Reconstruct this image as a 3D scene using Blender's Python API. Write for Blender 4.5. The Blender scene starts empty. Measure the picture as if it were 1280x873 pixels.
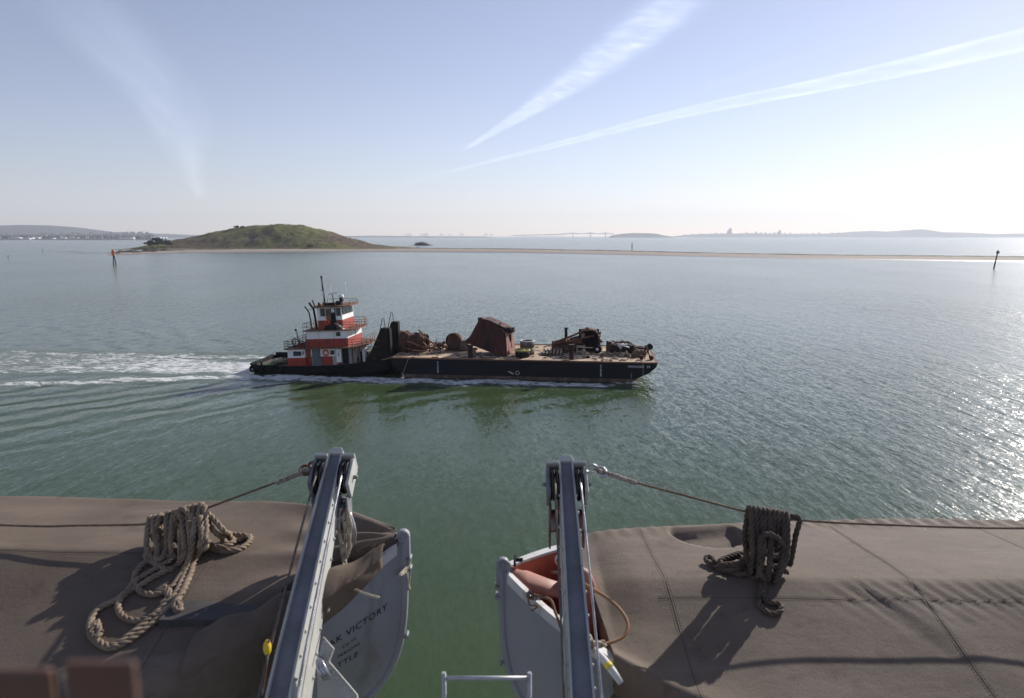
import bpy, math, random
from math import sin, cos, pi, radians, sqrt, exp, floor
from mathutils import Vector, Matrix, noise as mnoise
random.seed(7)
scene = bpy.context.scene
# ------------------------------------------------------------------ camera
CAM_H = 19.0
PITCH = radians(8.72)
FPX = 853.0
cam_d = bpy.data.cameras.new('camera')
cam = bpy.data.objects.new('camera', cam_d)
scene.collection.objects.link(cam)
cam.location = (0, 0, CAM_H)
cam.rotation_euler = (pi/2 - PITCH, 0, 0)
cam_d.sensor_width = 36.0
cam_d.lens = 36.0*FPX/1280.0
cam_d.shift_y = -10.0/1280.0
cam_d.clip_start = 0.05
cam_d.clip_end = 600000
cam_d.dof.use_dof = True
cam_d.dof.focus_distance = 13.0
cam_d.dof.aperture_fstop = 2.6
scene.camera = cam
# ------------------------------------------------------------------ light
SUN_AZ, SUN_EL = radians(43), radians(26)
world = bpy.data.worlds.new('World'); scene.world = world
world.use_nodes = True
wt = world.node_tree
bg = wt.nodes['Background']
sky = wt.nodes.new('ShaderNodeTexSky')
sky.sky_type = 'NISHITA'; sky.sun_disc = False
sky.sun_elevation = SUN_EL; sky.sun_rotation = SUN_AZ
sky.altitude = 20; sky.air_density = 1.0; sky.dust_density = 0.12; sky.ozone_density = 2.2
tint = wt.nodes.new('ShaderNodeMix'); tint.data_type = 'RGBA'; tint.blend_type = 'MULTIPLY'
tint.inputs[0].default_value = 1; tint.inputs[7].default_value = (1.06, 0.97, 1.07, 1)
hsv = wt.nodes.new('ShaderNodeHueSaturation'); hsv.inputs['Saturation'].default_value = 0.74
wt.links.new(sky.outputs[0], hsv.inputs['Color']); wt.links.new(hsv.outputs[0], tint.inputs[6]); wt.links.new(tint.outputs[2], bg.inputs[0])
bg.inputs[1].default_value = 0.078
sd = bpy.data.lights.new('sun', 'SUN'); sd.energy = 4.2; sd.angle = radians(0.5); sd.color = (1.0, 0.945, 0.88)
sun = bpy.data.objects.new('sun', sd); scene.collection.objects.link(sun)
sdir = Vector((sin(SUN_AZ)*cos(SUN_EL), cos(SUN_AZ)*cos(SUN_EL), sin(SUN_EL)))
sun.rotation_euler = sdir.to_track_quat('Z', 'Y').to_euler()
sun.location = (60, 60, 80)
vs = scene.view_settings
vs.view_transform = 'Standard'; vs.look = 'None'; vs.gamma = 1; vs.exposure = 0.55
vs.use_curve_mapping = False
scene.cycles.volume_bounces = 0
scene.cycles.max_bounces = 8
scene.cycles.transparent_max_bounces = 12
scene.cycles.use_adaptive_sampling = True
scene.cycles.use_denoising = True

# ------------------------------------------------------------------ helpers
def ray(px, py):
    x = (px-640)/FPX; d = (py-426.5)/FPX
    return Vector((x, cos(PITCH)-d*sin(PITCH), -sin(PITCH)-d*cos(PITCH)))
def atz(px, py, z=0.0):
    r = ray(px, py); t = (z-CAM_H)/r.z
    return Vector((r.x*t, r.y*t, z))
def aty(px, py, y):
    r = ray(px, py); t = y/r.y
    return Vector((r.x*t, y, CAM_H+r.z*t))
def nz(x, y, z=0.0, o=3):
    return mnoise.fractal(Vector((x, y, z)), 1.0, 2.0, o)
def lerp(a, b, t): return a+(b-a)*t
def sstep(a, b, x):
    t = max(0.0, min(1.0, (x-a)/(b-a))); return t*t*(3-2*t)
def interp(tab, x):
    if x <= tab[0][0]: return tab[0][1]
    for (a, va), (b, vb) in zip(tab, tab[1:]):
        if x <= b: return va+(vb-va)*(x-a)/(b-a)
    return tab[-1][1]
def link(o): scene.collection.objects.link(o); return o
def tag(o, label=None, cat=None, group=None, kind=None):
    if label: o['label'] = label
    if cat: o['category'] = cat
    if group: o['group'] = group
    if kind: o['kind'] = kind
    return o
def empty(name, loc=(0, 0, 0), rot=(0, 0, 0), label=None, cat=None, group=None):
    o = bpy.data.objects.new(name, None); link(o)
    o.location = loc; o.rotation_euler = rot; o.empty_display_size = 0.2
    return tag(o, label, cat, group)
def catmull(pts, step):
    pts = [Vector(p) for p in pts]
    P = [pts[0]*2-pts[1]] + pts + [pts[-1]*2-pts[-2]]
    out = []
    for i in range(1, len(P)-2):
        a, b, c, d = P[i-1:i+3]
        n = max(1, int((c-b).length/step))
        for k in range(n):
            t = k/n
            out.append(0.5*((2*b)+(c-a)*t+(2*a-5*b+4*c-d)*t*t+(3*b-a-3*c+d)*t**3))
    out.append(pts[-1]); return out
def frames(pts):
    n = len(pts); T = []
    for i in range(n):
        t = pts[min(i+1, n-1)]-pts[max(i-1, 0)]
        T.append(t.normalized() if t.length > 1e-9 else Vector((0, 0, 1)))
    up = Vector((0, 0, 1)) if abs(T[0].z) < 0.9 else Vector((1, 0, 0))
    N = (up-T[0]*up.dot(T[0])).normalized(); out = []
    for t in T:
        N = N-t*N.dot(t)
        N = N.normalized() if N.length > 1e-6 else t.orthogonal().normalized()
        out.append((t, N, t.cross(N)))
    return out
class MB:
    def __init__(s): s.v = []; s.f = []; s.sm = []; s.mi = []; s.uv = {}
    def add(s, V, F, smooth=False, m=0):
        o = len(s.v); s.v += [tuple(v) for v in V]
        for f in F:
            s.f.append([i+o for i in f]); s.sm.append(smooth); s.mi.append(m)
        return s
    def box(s, a, b, m=0, M=None):
        x0, x1 = sorted((a[0], b[0])); y0, y1 = sorted((a[1], b[1])); z0, z1 = sorted((a[2], b[2]))
        V = [Vector(q) for q in ((x0,y0,z0),(x1,y0,z0),(x1,y1,z0),(x0,y1,z0),(x0,y0,z1),(x1,y0,z1),(x1,y1,z1),(x0,y1,z1))]
        if M is not None: V = [M @ q for q in V]
        return s.add(V, [(0,3,2,1),(4,5,6,7),(0,1,5,4),(1,2,6,5),(2,3,7,6),(3,0,4,7)], False, m)
    def cbox(s, c, d, R=None, m=0):
        c = Vector(c); d = Vector(d)*0.5
        M = Matrix.Translation(c) @ (R.to_4x4() if R is not None else Matrix.Identity(4))
        return s.box(-d, d, m, M)
    def tube(s, pts, r, n=8, m=0, closed=False):
        pts = [Vector(p) for p in pts]; fr = frames(pts); V = []; F = []
        rr = r if callable(r) else (lambda t: r)
        L = len(pts)
        for i, (p, (t, N, B)) in enumerate(zip(pts, fr)):
            q = rr(i/max(1, L-1))
            for k in range(n):
                a = 2*pi*k/n; V.append(p+N*(q*cos(a))+B*(q*sin(a)))
        for i in range(L-1+(1 if closed else 0)):
            j = (i+1) % L
            for k in range(n):
                k2 = (k+1) % n
                F.append((i*n+k, i*n+k2, j*n+k2, j*n+k))
        s.add(V, F, True, m)
        if not closed:
            o = len(s.v)-len(V)
            s.f.append([o+k for k in range(n)][::-1]); s.sm.append(False); s.mi.append(m)
            s.f.append([o+(L-1)*n+k for k in range(n)]); s.sm.append(False); s.mi.append(m)
        return s
    def cyl(s, a, b, r0, r1=None, n=16, m=0):
        r1 = r0 if r1 is None else r1
        return s.tube([a, b], lambda t: lerp(r0, r1, t), n, m)
    def ring(s, c, axis, R, r, n=20, k=8, m=0):
        ax = Vector(axis).normalized(); a = ax.orthogonal().normalized(); b = ax.cross(a); c = Vector(c)
        return s.tube([c+a*(R*cos(2*pi*i/n))+b*(R*sin(2*pi*i/n)) for i in range(n)], r, k, m, closed=True)
    def prism(s, poly, fn, d0, d1, m=0):
        """poly of 2D points; fn(p, q, d) -> 3D; extruded from d0 to d1"""
        n = len(poly)
        V = [fn(p, q, d0) for p, q in poly]+[fn(p, q, d1) for p, q in poly]
        F = [list(range(n))[::-1], list(range(n, 2*n))]+[(i, (i+1) % n, n+(i+1) % n, n+i) for i in range(n)]
        return s.add(V, F, False, m)
    def grid(s, fn, nu, nv, smooth=True, m=0, flip=False):
        V = [fn(i/nu, j/nv) for i in range(nu+1) for j in range(nv+1)]
        F = []
        w = nv+1
        for i in range(nu):
            for j in range(nv):
                q = (i*w+j, (i+1)*w+j, (i+1)*w+j+1, i*w+j+1)
                F.append(q[::-1] if flip else q)
        return s.add(V, F, smooth, m)
    def lathe(s, prof, c=(0, 0, 0), n=24, m=0, axis='Z'):
        c = Vector(c); V = []; F = []
        for r, z in prof:
            for k in range(n):
                a = 2*pi*k/n
                q = Vector((r*cos(a), r*sin(a), z))
                if axis == 'X': q = Vector((q.z, q.x, q.y))
                if axis == 'Y': q = Vector((q.y, q.z, q.x))
                V.append(c+q)
        for i in range(len(prof)-1):
            for k in range(n):
                k2 = (k+1) % n
                F.append((i*n+k, i*n+k2, (i+1)*n+k2, (i+1)*n+k))
        return s.add(V, F, True, m)
    def blob(s, c, r, seed=0, rough=0.3, n=8, m=0, sq=(1, 1, 1), smooth=False):
        c = Vector(c); V = []; F = []
        for i in range(n+1):
            th = pi*i/n
            for k in range(2*n):
                ph = pi*k/n
                d = Vector((sin(th)*cos(ph), sin(th)*sin(ph), cos(th)))
                q = r*(1+rough*nz(d.x*1.7+seed*9.1, d.y*1.7, d.z*1.7))
                V.append(c+Vector((d.x*sq[0], d.y*sq[1], d.z*sq[2]))*q)
        w = 2*n
        for i in range(n):
            for k in range(w):
                F.append((i*w+k, (i+1)*w+k, (i+1)*w+(k+1) % w, i*w+(k+1) % w))
        return s.add(V, F, smooth, m)
    def rope(s, pts, r, step=None, m=0, lay=None, k=6):
        step = step or r*0.55
        P = catmull(pts, step); fr = frames(P); lay = lay or r*6.2
        L = 0.0; phs = []
        for i, p in enumerate(P):
            if i: L += (p-P[i-1]).length
            phs.append(2*pi*L/lay)
        for st in range(3):
            path = []
            for p, (t, N, B), ph in zip(P, fr, phs):
                a = ph+2*pi*st/3
                path.append(p+N*(r*0.50*cos(a))+B*(r*0.50*sin(a)))
            s.tube(path, (lambda q, st=st, n=len(P): r*(0.56+0.10*nz(q*n*0.06, st*3.3, 0, 2))), k, m)
        return s
    def build(s, name, mats, parent=None, uvs=None, bevel=0, loc=None):
        me = bpy.data.meshes.new(name)
        me.from_pydata(s.v, [], s.f)
        if not isinstance(mats, (list, tuple)): mats = [mats]
        for q in mats: me.materials.append(q)
        me.polygons.foreach_set('use_smooth', s.sm)
        me.polygons.foreach_set('material_index', s.mi)
        if uvs is not None:
            ul = me.uv_layers.new(name='uv')
            for lp in me.loops: ul.data[lp.index].uv = uvs[lp.vertex_index]
        me.update()
        o = bpy.data.objects.new(name, me); link(o)
        if parent: o.parent = parent
        if loc is not None: o.location = loc
        if bevel:
            b = o.modifiers.new('bevel', 'BEVEL'); b.width = bevel; b.segments = 2; b.limit_method = 'ANGLE'; b.angle_limit = radians(40)
        return o
def copy_tree(o, parent=None):
    c = o.copy(); link(c)
    if parent: c.parent = parent
    for ch in list(o.children): copy_tree(ch, c)
    return c
# node helper -------------------------------------------------------------
class NT:
    def __init__(s, name):
        s.mat = bpy.data.materials.new(name); s.mat.use_nodes = True
        s.t = s.mat.node_tree; s.p = s.t.nodes['Principled BSDF']; s.out = s.t.nodes['Material Output']
    def n(s, typ, ins=None, **kw):
        d = s.t.nodes.new('ShaderNode'+typ)
        for k, v in kw.items(): setattr(d, k, v)
        for k, v in (ins or {}).items(): s.set(d.inputs[k], v)
        return d
    def set(s, sock, v):
        if isinstance(v, bpy.types.NodeSocket): s.t.links.new(v, sock)
        elif isinstance(v, bpy.types.Node): s.t.links.new(v.outputs[0], sock)
        else:
            if sock.type == 'RGBA' and len(v) == 3: v = (*v, 1)
            sock.default_value = v
    def math(s, op, a, b=None, c=None, clamp=False):
        d = s.n('Math', operation=op, use_clamp=clamp)
        for i, v in enumerate((a, b, c)):
            if v is not None: s.set(d.inputs[i], v)
        return d.outputs[0]
    def noise(s, vec, scale, detail=3, rough=0.5, dist=0.0):
        d = s.n('TexNoise', {'Scale': scale, 'Detail': detail, 'Roughness': rough, 'Distortion': dist})
        if vec is not None: s.set(d.inputs['Vector'], vec)
        return d.outputs[0]
    def ramp(s, fac, a, b, c0=0.0, c1=1.0):
        d = s.n('MapRange', {'Value': fac, 'From Min': a, 'From Max': b, 'To Min': c0, 'To Max': c1}, interpolation_type='SMOOTHSTEP')
        return d.outputs[0]
    def mix(s, f, a, b):
        d = s.n('Mix', data_type='RGBA')
        s.set(d.inputs[0], f); s.set(d.inputs[6], a); s.set(d.inputs[7], b); return d.outputs[2]
    def vmap(s, vec, loc=(0, 0, 0), rot=(0, 0, 0), sc=(1, 1, 1)):
        return s.n('Mapping', {'Vector': vec, 'Location': loc, 'Rotation': rot, 'Scale': sc}).outputs[0]
    def bump(s, h, dist=1.0, strength=1.0, normal=None):
        d = s.n('Bump', {'Height': h, 'Distance': dist, 'Strength': strength})
        if normal is not None: s.set(d.inputs['Normal'], normal)
        return d.outputs[0]
def mat(name, col, rough=0.6, metal=0.0, var=0.25, scale=3.0, col2=None, thr=(0.5, 0.65), bump=0.0, bscale=None, fine=True):
    """painted / weathered surface: base colour, mottling, and a second colour in worn patches"""
    m = NT(name)
    co = m.n('TexCoord').outputs['Object']
    a = m.noise(co, scale, 5, 0.6)
    c = m.mix(m.ramp(a, 0.3, 0.7), tuple(q*(1-var) for q in col), tuple(min(1, q*(1+var)) for q in col))
    if col2 is not None:
        b = m.noise(m.vmap(co, (3.1, 7.7, 1.3), sc=(1, 1, 0.28)), scale*1.7, 8, 0.68)
        c = m.mix(m.ramp(b, *thr), c, col2)
    m.set(m.p.inputs['Base Color'], c)
    m.p.inputs['Metallic'].default_value = metal
    m.p.inputs['Specular IOR Level'].default_value = 0.18 if max(col) < 0.03 else 0.4
    m.set(m.p.inputs['Roughness'], m.ramp(a, 0.2, 0.8, max(0.02, rough-0.12), min(1, rough+0.12)))
    if bump:
        m.set(m.p.inputs['Normal'], m.bump(m.noise(co, bscale or scale*6, 5, 0.6), bump))
    return m.mat
# ------------------------------------------------------------------ water
def make_water():
    m = NT('bay_water')
    P = m.n('NewGeometry').outputs['Position']
    # wind ripples: crests run roughly away from the ship, short across, long along
    def rip(rot, sx, sy, sc, amp, det=2):
        q = m.n('TexNoise', {'Vector': m.vmap(P, rot=(0, 0, radians(rot)), sc=(sx, sy, 1)), 'Scale': sc, 'Detail': det, 'Roughness': 0.55, 'Distortion': 0.3})
        return m.math('MULTIPLY', q.outputs[0], amp)
    big = rip(12, 1, 0.30, 0.42, 0.22, 2)
    mid = rip(6, 1, 0.32, 1.25, 0.105, 2)
    sml = rip(18, 1, 0.42, 3.6, 0.034, 3)
    # gusts: calmer and rougher patches
    gust = m.ramp(m.noise(m.vmap(P, sc=(1, 0.5, 1)), 0.018, 3), 0.3, 0.7, 0.55, 1.15)
    # lee of the ship: calmer close alongside, ruffled farther out
    px_ = m.n('SeparateXYZ', {0: P})
    lee = m.ramp(m.math('ADD', px_.outputs[1], m.math('MULTIPLY', px_.outputs[0], 0.9)), 25, 105, 0.42, 1.12)
    gust = m.math('MULTIPLY', gust, lee)
    h = m.math('MULTIPLY', m.math('ADD', m.math('ADD', big, mid), sml), gust)
    # wake frame: origin at the tug's stern, x astern negative, y away from the ship
    W = m.vmap(m.n('VectorMath', {0: P, 1: (37.0, -93.9, 0)}, operation='ADD').outputs[0], rot=(0, 0, radians(6.5)))
    sx = m.n('SeparateXYZ', {0: W}); u, v = sx.outputs[0], sx.outputs[1]
    wob = m.noise(P, 0.09, 3)
    # diverging bow and stern waves on both sides of the track
    def kel(rot, lam, off, amp, mask):
        q = m.vmap(W, rot=(0, 0, radians(rot)))
        x = m.n('SeparateXYZ', {0: q}).outputs[0]
        ph = m.math('MULTIPLY', m.math('ADD', x, m.math('MULTIPLY', wob, 8.0)), 2*pi/lam)
        return m.math('MULTIPLY', m.math('MULTIPLY', m.math('SINE', m.math('ADD', ph, off)), amp), mask)
    near = m.math('MULTIPLY', m.math('MULTIPLY', m.ramp(v, -3, -9), m.ramp(v, -62, -30)), m.ramp(m.math('ADD', u, m.math('MULTIPLY', v, -0.85)), 36, 14))
    far_ = m.math('MULTIPLY', m.math('MULTIPLY', m.ramp(v, 9, 16), m.ramp(v, 80, 30)), m.ramp(m.math('ADD', u, m.math('MULTIPLY', v, 1.1)), 30, 5))
    h = m.math('ADD', h, kel(38, 4.6, 0, 0.058, near))
    h = m.math('ADD', h, kel(30, 2.7, 1, 0.020, near))
    h = m.math('ADD', h, kel(-38, 5.5, 0, 0.09, far_))
    bown = m.math('MULTIPLY', m.math('MULTIPLY', m.ramp(v, 0, -2), m.ramp(v, -26, -8)), m.math('MULTIPLY', m.ramp(m.math('ADD', u, m.math('MULTIPLY', v, -0.7)), 64, 56), m.ramp(u, 4, 20)))
    h = m.math('ADD', h, kel(50, 5.0, 2, 0.055, bown))
    # foam: wash behind the stern, and the streak along the two hulls
    edge = m.math('ADD', v, m.math('MULTIPLY', m.math('SUBTRACT', m.noise(P, 0.22, 3), 0.5), 5.0))
    w_in = m.math('ADD', 5.5, m.math('MULTIPLY', u, -0.10))
    dv = m.math('ABSOLUTE', m.math('SUBTRACT', edge, 4.2))
    core = m.math('MULTIPLY', m.ramp(m.math('SUBTRACT', dv, w_in), 1.5, -3.0), m.math('MULTIPLY', m.ramp(u, 1.0, -1.0), m.math('ADD', m.ramp(u, -105, -4, 0.50, 0.98), m.ramp(u, -34, -3, 0.0, 0.24))))
    edge2 = m.math('ADD', edge, m.math('MULTIPLY', m.math('MAXIMUM', m.math('MULTIPLY', u, -1.0), 0.0), 0.30))
    side = m.math('MULTIPLY', m.math('MULTIPLY', m.ramp(edge2, 0.6, -1.2), m.ramp(edge2, -6.0, -2.4)), m.math('MULTIPLY', m.ramp(u, 55, 48), m.ramp(u, -70, 5, 0.75, 1.22)))
    fars = m.math('MULTIPLY', m.math('MULTIPLY', m.ramp(edge, 9.5, 11.0), m.ramp(edge, 18, 12)), m.math('MULTIPLY', m.ramp(u, 3, -3), m.ramp(u, -110, 5, 0.55, 1.1)))
    bowf = m.ramp(m.n('VectorMath', {0: m.vmap(m.n('VectorMath', {0: W, 1: (-51.9, 0.55, 0)}, operation='ADD').outputs[0], sc=(0.42, 0.95, 1))}, operation='LENGTH').outputs['Value'], 1.3, 0.35)
    zone = m.math('MAXIMUM', m.math('MAXIMUM', core, side), m.math('MAXIMUM', fars, bowf))
    fw = m.vmap(W, sc=(0.42, 1, 1))
    f1 = m.noise(fw, 0.75, 7, 0.66, 1.6)
    f2 = m.noise(fw, 2.6, 5, 0.65, 0.8)
    fn = m.math('ADD', m.math('MULTIPLY', f1, 0.62), m.math('MULTIPLY', f2, 0.38))
    foam = m.math('MULTIPLY', m.ramp(fn, m.math('SUBTRACT', 0.70, m.math('MULTIPLY', zone, 0.245)), m.math('SUBTRACT', 0.81, m.math('MULTIPLY', zone, 0.225))), m.ramp(zone, 0.02, 0.25), clamp=True)
    h = m.math('ADD', h, m.math('MULTIPLY', m.math('MULTIPLY', fn, zone), 0.30))
    deep = m.mix(m.ramp(m.noise(P, 0.03, 3), 0.3, 0.7), (0.042, 0.068, 0.026), (0.051, 0.080, 0.032))
    stir = m.mix(m.math('MULTIPLY', m.math('MAXIMUM', core, m.math('MULTIPLY', side, 0.5)), 0.9), deep, (0.125, 0.155, 0.118))
    # shoals pale the water by the sand spit
    m.set(m.p.inputs['Base Color'], m.mix(foam, stir, (0.74, 0.75, 0.74)))
    m.set(m.p.inputs['Roughness'], m.math('MAXIMUM', m.math('MULTIPLY', foam, 0.8), 0.175))
    m.p.inputs['IOR'].default_value = 1.333
    m.set(m.p.inputs['Specular IOR Level'], m.math('SUBTRACT', 0.5, m.math('MULTIPLY', foam, 0.35)))
    # capillary ripples too small to resolve far off: a random slope field
    def slope(rot, sc, det):
        q = m.n('TexNoise', {'Vector': m.vmap(P, rot=(0, 0, radians(rot)), sc=(1, 0.45, 1)), 'Scale': sc, 'Detail': det, 'Roughness': 0.6})
        return m.n('VectorMath', {0: q.outputs['Color'], 1: (0.5, 0.5, 0.5)}, operation='SUBTRACT').outputs[0]
    sl = m.n('VectorMath', {0: m.n('VectorMath', {0: slope(10, 2.2, 3), 1: slope(-14, 7.0, 2)}, operation='ADD').outputs[0], 1: (0.42, 0.36, 0.0)}, operation='MULTIPLY').outputs[0]
    sl = m.n('VectorMath', {0: sl, 'Scale': gust}, operation='SCALE').outputs[0]
    nrm = m.n('VectorMath', {0: m.n('VectorMath', {0: sl, 1: (0, 0, 1)}, operation='ADD').outputs[0]}, operation='NORMALIZE').outputs[0]
    m.set(m.p.inputs['Normal'], m.bump(h, 1.0, 1.0, nrm))
    return m.mat
b = MB()
xs = [-60000, -3000, -400, 400, 3000, 60000]; ys = [-3000, 0, 400, 3000, 90000]
b.v = [(x, y, 0) for y in ys for x in xs]
for j in range(len(ys)-1):
    for i in range(len(xs)-1):
        k = j*len(xs)+i; b.f.append([k, k+1, k+1+len(xs), k+len(xs)]); b.sm.append(False); b.mi.append(0)
tag(b.build('water', make_water()), kind='structure')

# ------------------------------------------------------------------ island, spit, far shores
def terrain_mat():
    m = NT('island_ground')
    P = m.n('NewGeometry').outputs['Position']; z = m.n('SeparateXYZ', {0: P}).outputs[2]
    a = m.noise(P, 0.030, 6, 0.6); c = m.noise(P, 0.16, 6, 0.7); g = m.noise(m.vmap(P, (40, 11, 0)), 0.011, 3, 0.5)
    scrub = m.mix(m.ramp(c, 0.35, 0.65), (0.070, 0.056, 0.034), (0.165, 0.122, 0.078))
    grass = m.mix(m.ramp(c, 0.3, 0.7), (0.095, 0.098, 0.032), (0.17, 0.165, 0.060))
    hi = m.math('ADD', g, m.math('MULTIPLY', m.ramp(z, 18, 36), 0.16))
    col = m.mix(m.ramp(m.math('ADD', hi, m.math('MULTIPLY', m.math('SUBTRACT', a, 0.5), 0.5)), 0.50, 0.62), scrub, grass)
    low = m.ramp(m.math('ADD', z, m.math('MULTIPLY', a, 3.0)), 3.2, 2.2)
    col = m.mix(low, col, m.mix(m.ramp(c, 0.3, 0.7), (0.36, 0.29, 0.22), (0.23, 0.18, 0.14)))
    m.set(m.p.inputs['Base Color'], m.mix(m.ramp(z, 0.7, 0.15), col, (0.13, 0.105, 0.085)))
    m.p.inputs['Roughness'].default_value = 0.95; m.p.inputs['Specular IOR Level'].default_value = 0.1
    m.set(m.p.inputs['Normal'], m.bump(c, 0.9))
    return m.mat
M_terr = terrain_mat()
sil = [(150, 316.5), (172, 313), (185, 311), (200, 306.5), (230, 300.5), (260, 294), (275, 290), (290, 287), (310, 284), (345, 281), (375, 282.2), (400, 287.5), (430, 297), (447, 302), (462, 306.5), (490, 309.5), (520, 311.2)]
ISY = 1085.0
ridge = [(aty(px, py, ISY).x, max(0.0, aty(px, py, ISY).z)) for px, py in sil]
def isl_h(x, y):
    xr = x*ISY/y if y > 100 else x       # the ridge bends gently with the shore
    r = interp(ridge, x)
    yc = ISY+10*sin(x*0.012); d = y-yc
    w = 105 if d < 0 else 150
    q = max(0.0, 1-abs(d)/w)
    k = q*q*(3-2*q)
    h = r*k**0.8
    shore = sstep(0, 34, w-abs(d))*sstep(-610, -540, x)*sstep(-150, -180, x)
    h = max(h, 0.0)+1.3*shore
    n = nz(x*0.018, y*0.018, 3, 5)*2.4+nz(x*0.07, y*0.07, 9, 4)*0.55+abs(nz(x*0.035, y*0.02, 5, 3))*2.0
    return h+n*sstep(1.5, 9, h)+nz(x*0.05, y*0.05, 1, 3)*0.25-0.35
b = MB()
b.grid(lambda s, t: (lerp(-640, -120, s), lerp(955, 1260, t), isl_h(lerp(-640, -120, s), lerp(955, 1260, t))), 190, 120)
tag(b.build('island_terrain', M_terr), kind='structure')
# low sand spit: a strip that runs from the island out to the right
def spit_mat():
    m = NT('spit_sand')
    P = m.n('NewGeometry').outputs['Position']; z = m.n('SeparateXYZ', {0: P}).outputs[2]
    a = m.noise(P, 0.12, 5, 0.6); c = m.noise(P, 0.035, 4, 0.6)
    sand = m.mix(m.ramp(a, 0.3, 0.7), (0.22, 0.175, 0.135), (0.33, 0.27, 0.21))
    weed = m.mix(m.ramp(a, 0.3, 0.7), (0.030, 0.030, 0.014), (0.075, 0.066, 0.030))
    col = m.mix(m.ramp(m.math('ADD', z, m.math('MULTIPLY', m.math('SUBTRACT', c, 0.5), 1.1)), 1.0, 1.22), sand, weed)
    m.set(m.p.inputs['Base Color'], m.mix(m.ramp(z, 0.40, 0.05), col, (0.12, 0.10, 0.085)))
    m.set(m.p.inputs['Roughness'], m.ramp(z, 0.0, 0.35, 0.25, 0.95))
    return m.mat
near_px = [(135, 319.3), (180, 318.3), (240, 316.8), (310, 316.2), (460, 315.8), (640, 317), (760, 319.2), (900, 322.3), (1000, 324.5), (1100, 326), (1280, 328.2), (1420, 331)]
far_px = [(135, 317.6), (180, 315.6), (240, 313), (310, 312), (460, 310.2), (640, 311.6), (760, 313.8), (900, 317.4), (1000, 319.2), (1100, 320.4), (1280, 322), (1420, 324)]
def spit_pt(s, t):
    px = lerp(135, 1420, s)
    a = atz(px, interp(near_px, px)); c = atz(px, interp(far_px, px))
    p = a.lerp(c, t)
    top = 1.55+0.35*nz(p.x*0.02, 4, 0)+0.3*nz(p.x*0.11, 2, 0)
    prof = interp([(0, -0.15), (0.06, 0.06), (0.45, 0.42), (0.70, 0.85), (0.80, top), (0.90, top), (1, -0.2)], t)
    return (p.x, p.y, prof+0.05*nz(p.x*0.2, p.y*0.2, 0))
b = MB(); b.grid(spit_pt, 420, 24)
tag(b.build('sand_spit', spit_mat()), kind='structure')
# mud flats at the left end, just awash
b = MB()
def mud(s, t):
    x = lerp(-700, -380, s); y = lerp(735, 900, t)
    return (x, y, 0.10*sin(pi*s)*sin(pi*t)+0.22*nz(x*0.012, y*0.02, 7, 4)-0.10)
b.grid(mud, 110, 50)
tag(b.build('mud_flat', mat('wet_mud', (0.10, 0.085, 0.07), 0.35, 0, 0.2, 0.05)), kind='structure')

M_rock = mat('shore_rock', (0.085, 0.07, 0.05), 0.9, 0, 0.4, 0.3, (0.16, 0.13, 0.09), (0.5, 0.62), bump=0.6)
for i in range(34):
    b = MB()
    px = random.uniform(143, 214); p = atz(px, lerp(317.6, 314.0, (px-143)/71)+random.uniform(-0.9, 0.6))
    b.blob((p.x, p.y, 0.3), random.uniform(1.2, 4.0), i, 0.6, 5, sq=(1.6, 1.2, 0.75))
    tag(b.build('shore_rock', M_rock), 'one of the low brown rocks along the waterline at the left end of the island', 'rock', 'shore rocks')
b = MB()
c = atz(527, 307)
for i, (dx, dy, r, h) in enumerate([(0, 0, 13, .55), (-9, 2, 7, .35), (9, 3, 8, .36), (3, -3, 9, .6), (-17, 0, 5, .18), (17, 2, 6, .2), (-24, 2, 4, .1)]):
    b.blob((c.x+dx, c.y+dy, 0.0), r, i+70, 0.5, 7, sq=(1.1, 1, h*0.95))
tag(b.build('rock_islet', mat('islet_rock', (0.045, 0.042, 0.034), 0.95, 0, 0.4, 0.12)), 'small dark rock islet standing alone beyond the sand spit', 'islet')

# cypress clump and bush on the island
M_leaf = mat('dark_foliage', (0.024, 0.038, 0.017), 0.85, 0, 0.5, 0.5)
M_bark = mat('bark', (0.06, 0.045, 0.03), 0.9, 0, 0.3, 1.0)
def tree(name, base, h, w, seed, label, group=None, lobes=7):
    rnd = random.Random(seed)
    t = empty(name, base, (0, 0, 0), label, 'tree', group)
    tb = MB(); tb.tube([(0, 0, -1), (w*0.03, 0, h*0.3), (w*0.01, 0, h*0.75)], lambda q: lerp(h*0.045, h*0.012, q), 7)
    for k in range(5):
        a = rnd.uniform(0, 2*pi); tb.tube([(0, 0, h*(0.25+0.08*k)), (cos(a)*w*0.22, sin(a)*w*0.22, h*(0.42+0.08*k)), (cos(a)*w*0.4, sin(a)*w*0.4, h*(0.5+0.08*k))], lambda q: lerp(h*0.018, h*0.006, q), 5)
    tb.build('trunk', M_bark, t)
    cb = MB()
    cl = []
    for k in range(lobes):
        a = rnd.uniform(0, 2*pi); rr = w*0.42*sqrt(rnd.random())
        cl.append((cos(a)*rr, sin(a)*rr, h*rnd.uniform(0.42, 0.9)*(1-0.35*(rr/(w*0.42))**2), w*rnd.uniform(0.13, 0.24)))
    for (x, y, z, r) in cl:
        for _ in range(150):
            d = Vector((rnd.gauss(0, 1), rnd.gauss(0, 1), rnd.gauss(0, 1))).normalized()*r*rnd.uniform(0.55, 1.08)
            p = Vector((x, y, z))+Vector((d.x*1.25, d.y*1.25, d.z*0.6))
            s = rnd.uniform(0.25, 0.55)*w/10
            u = Vector((rnd.gauss(0, 1), rnd.gauss(0, 1), rnd.gauss(0, .5))).normalized(); vv = u.orthogonal().normalized()
            cb.add([p-u*s, p+vv*s*0.7, p+u*s, p-vv*s*0.7], [(0, 1, 2, 3)])
    cb.build('crown', M_leaf, t)
    return t
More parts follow.
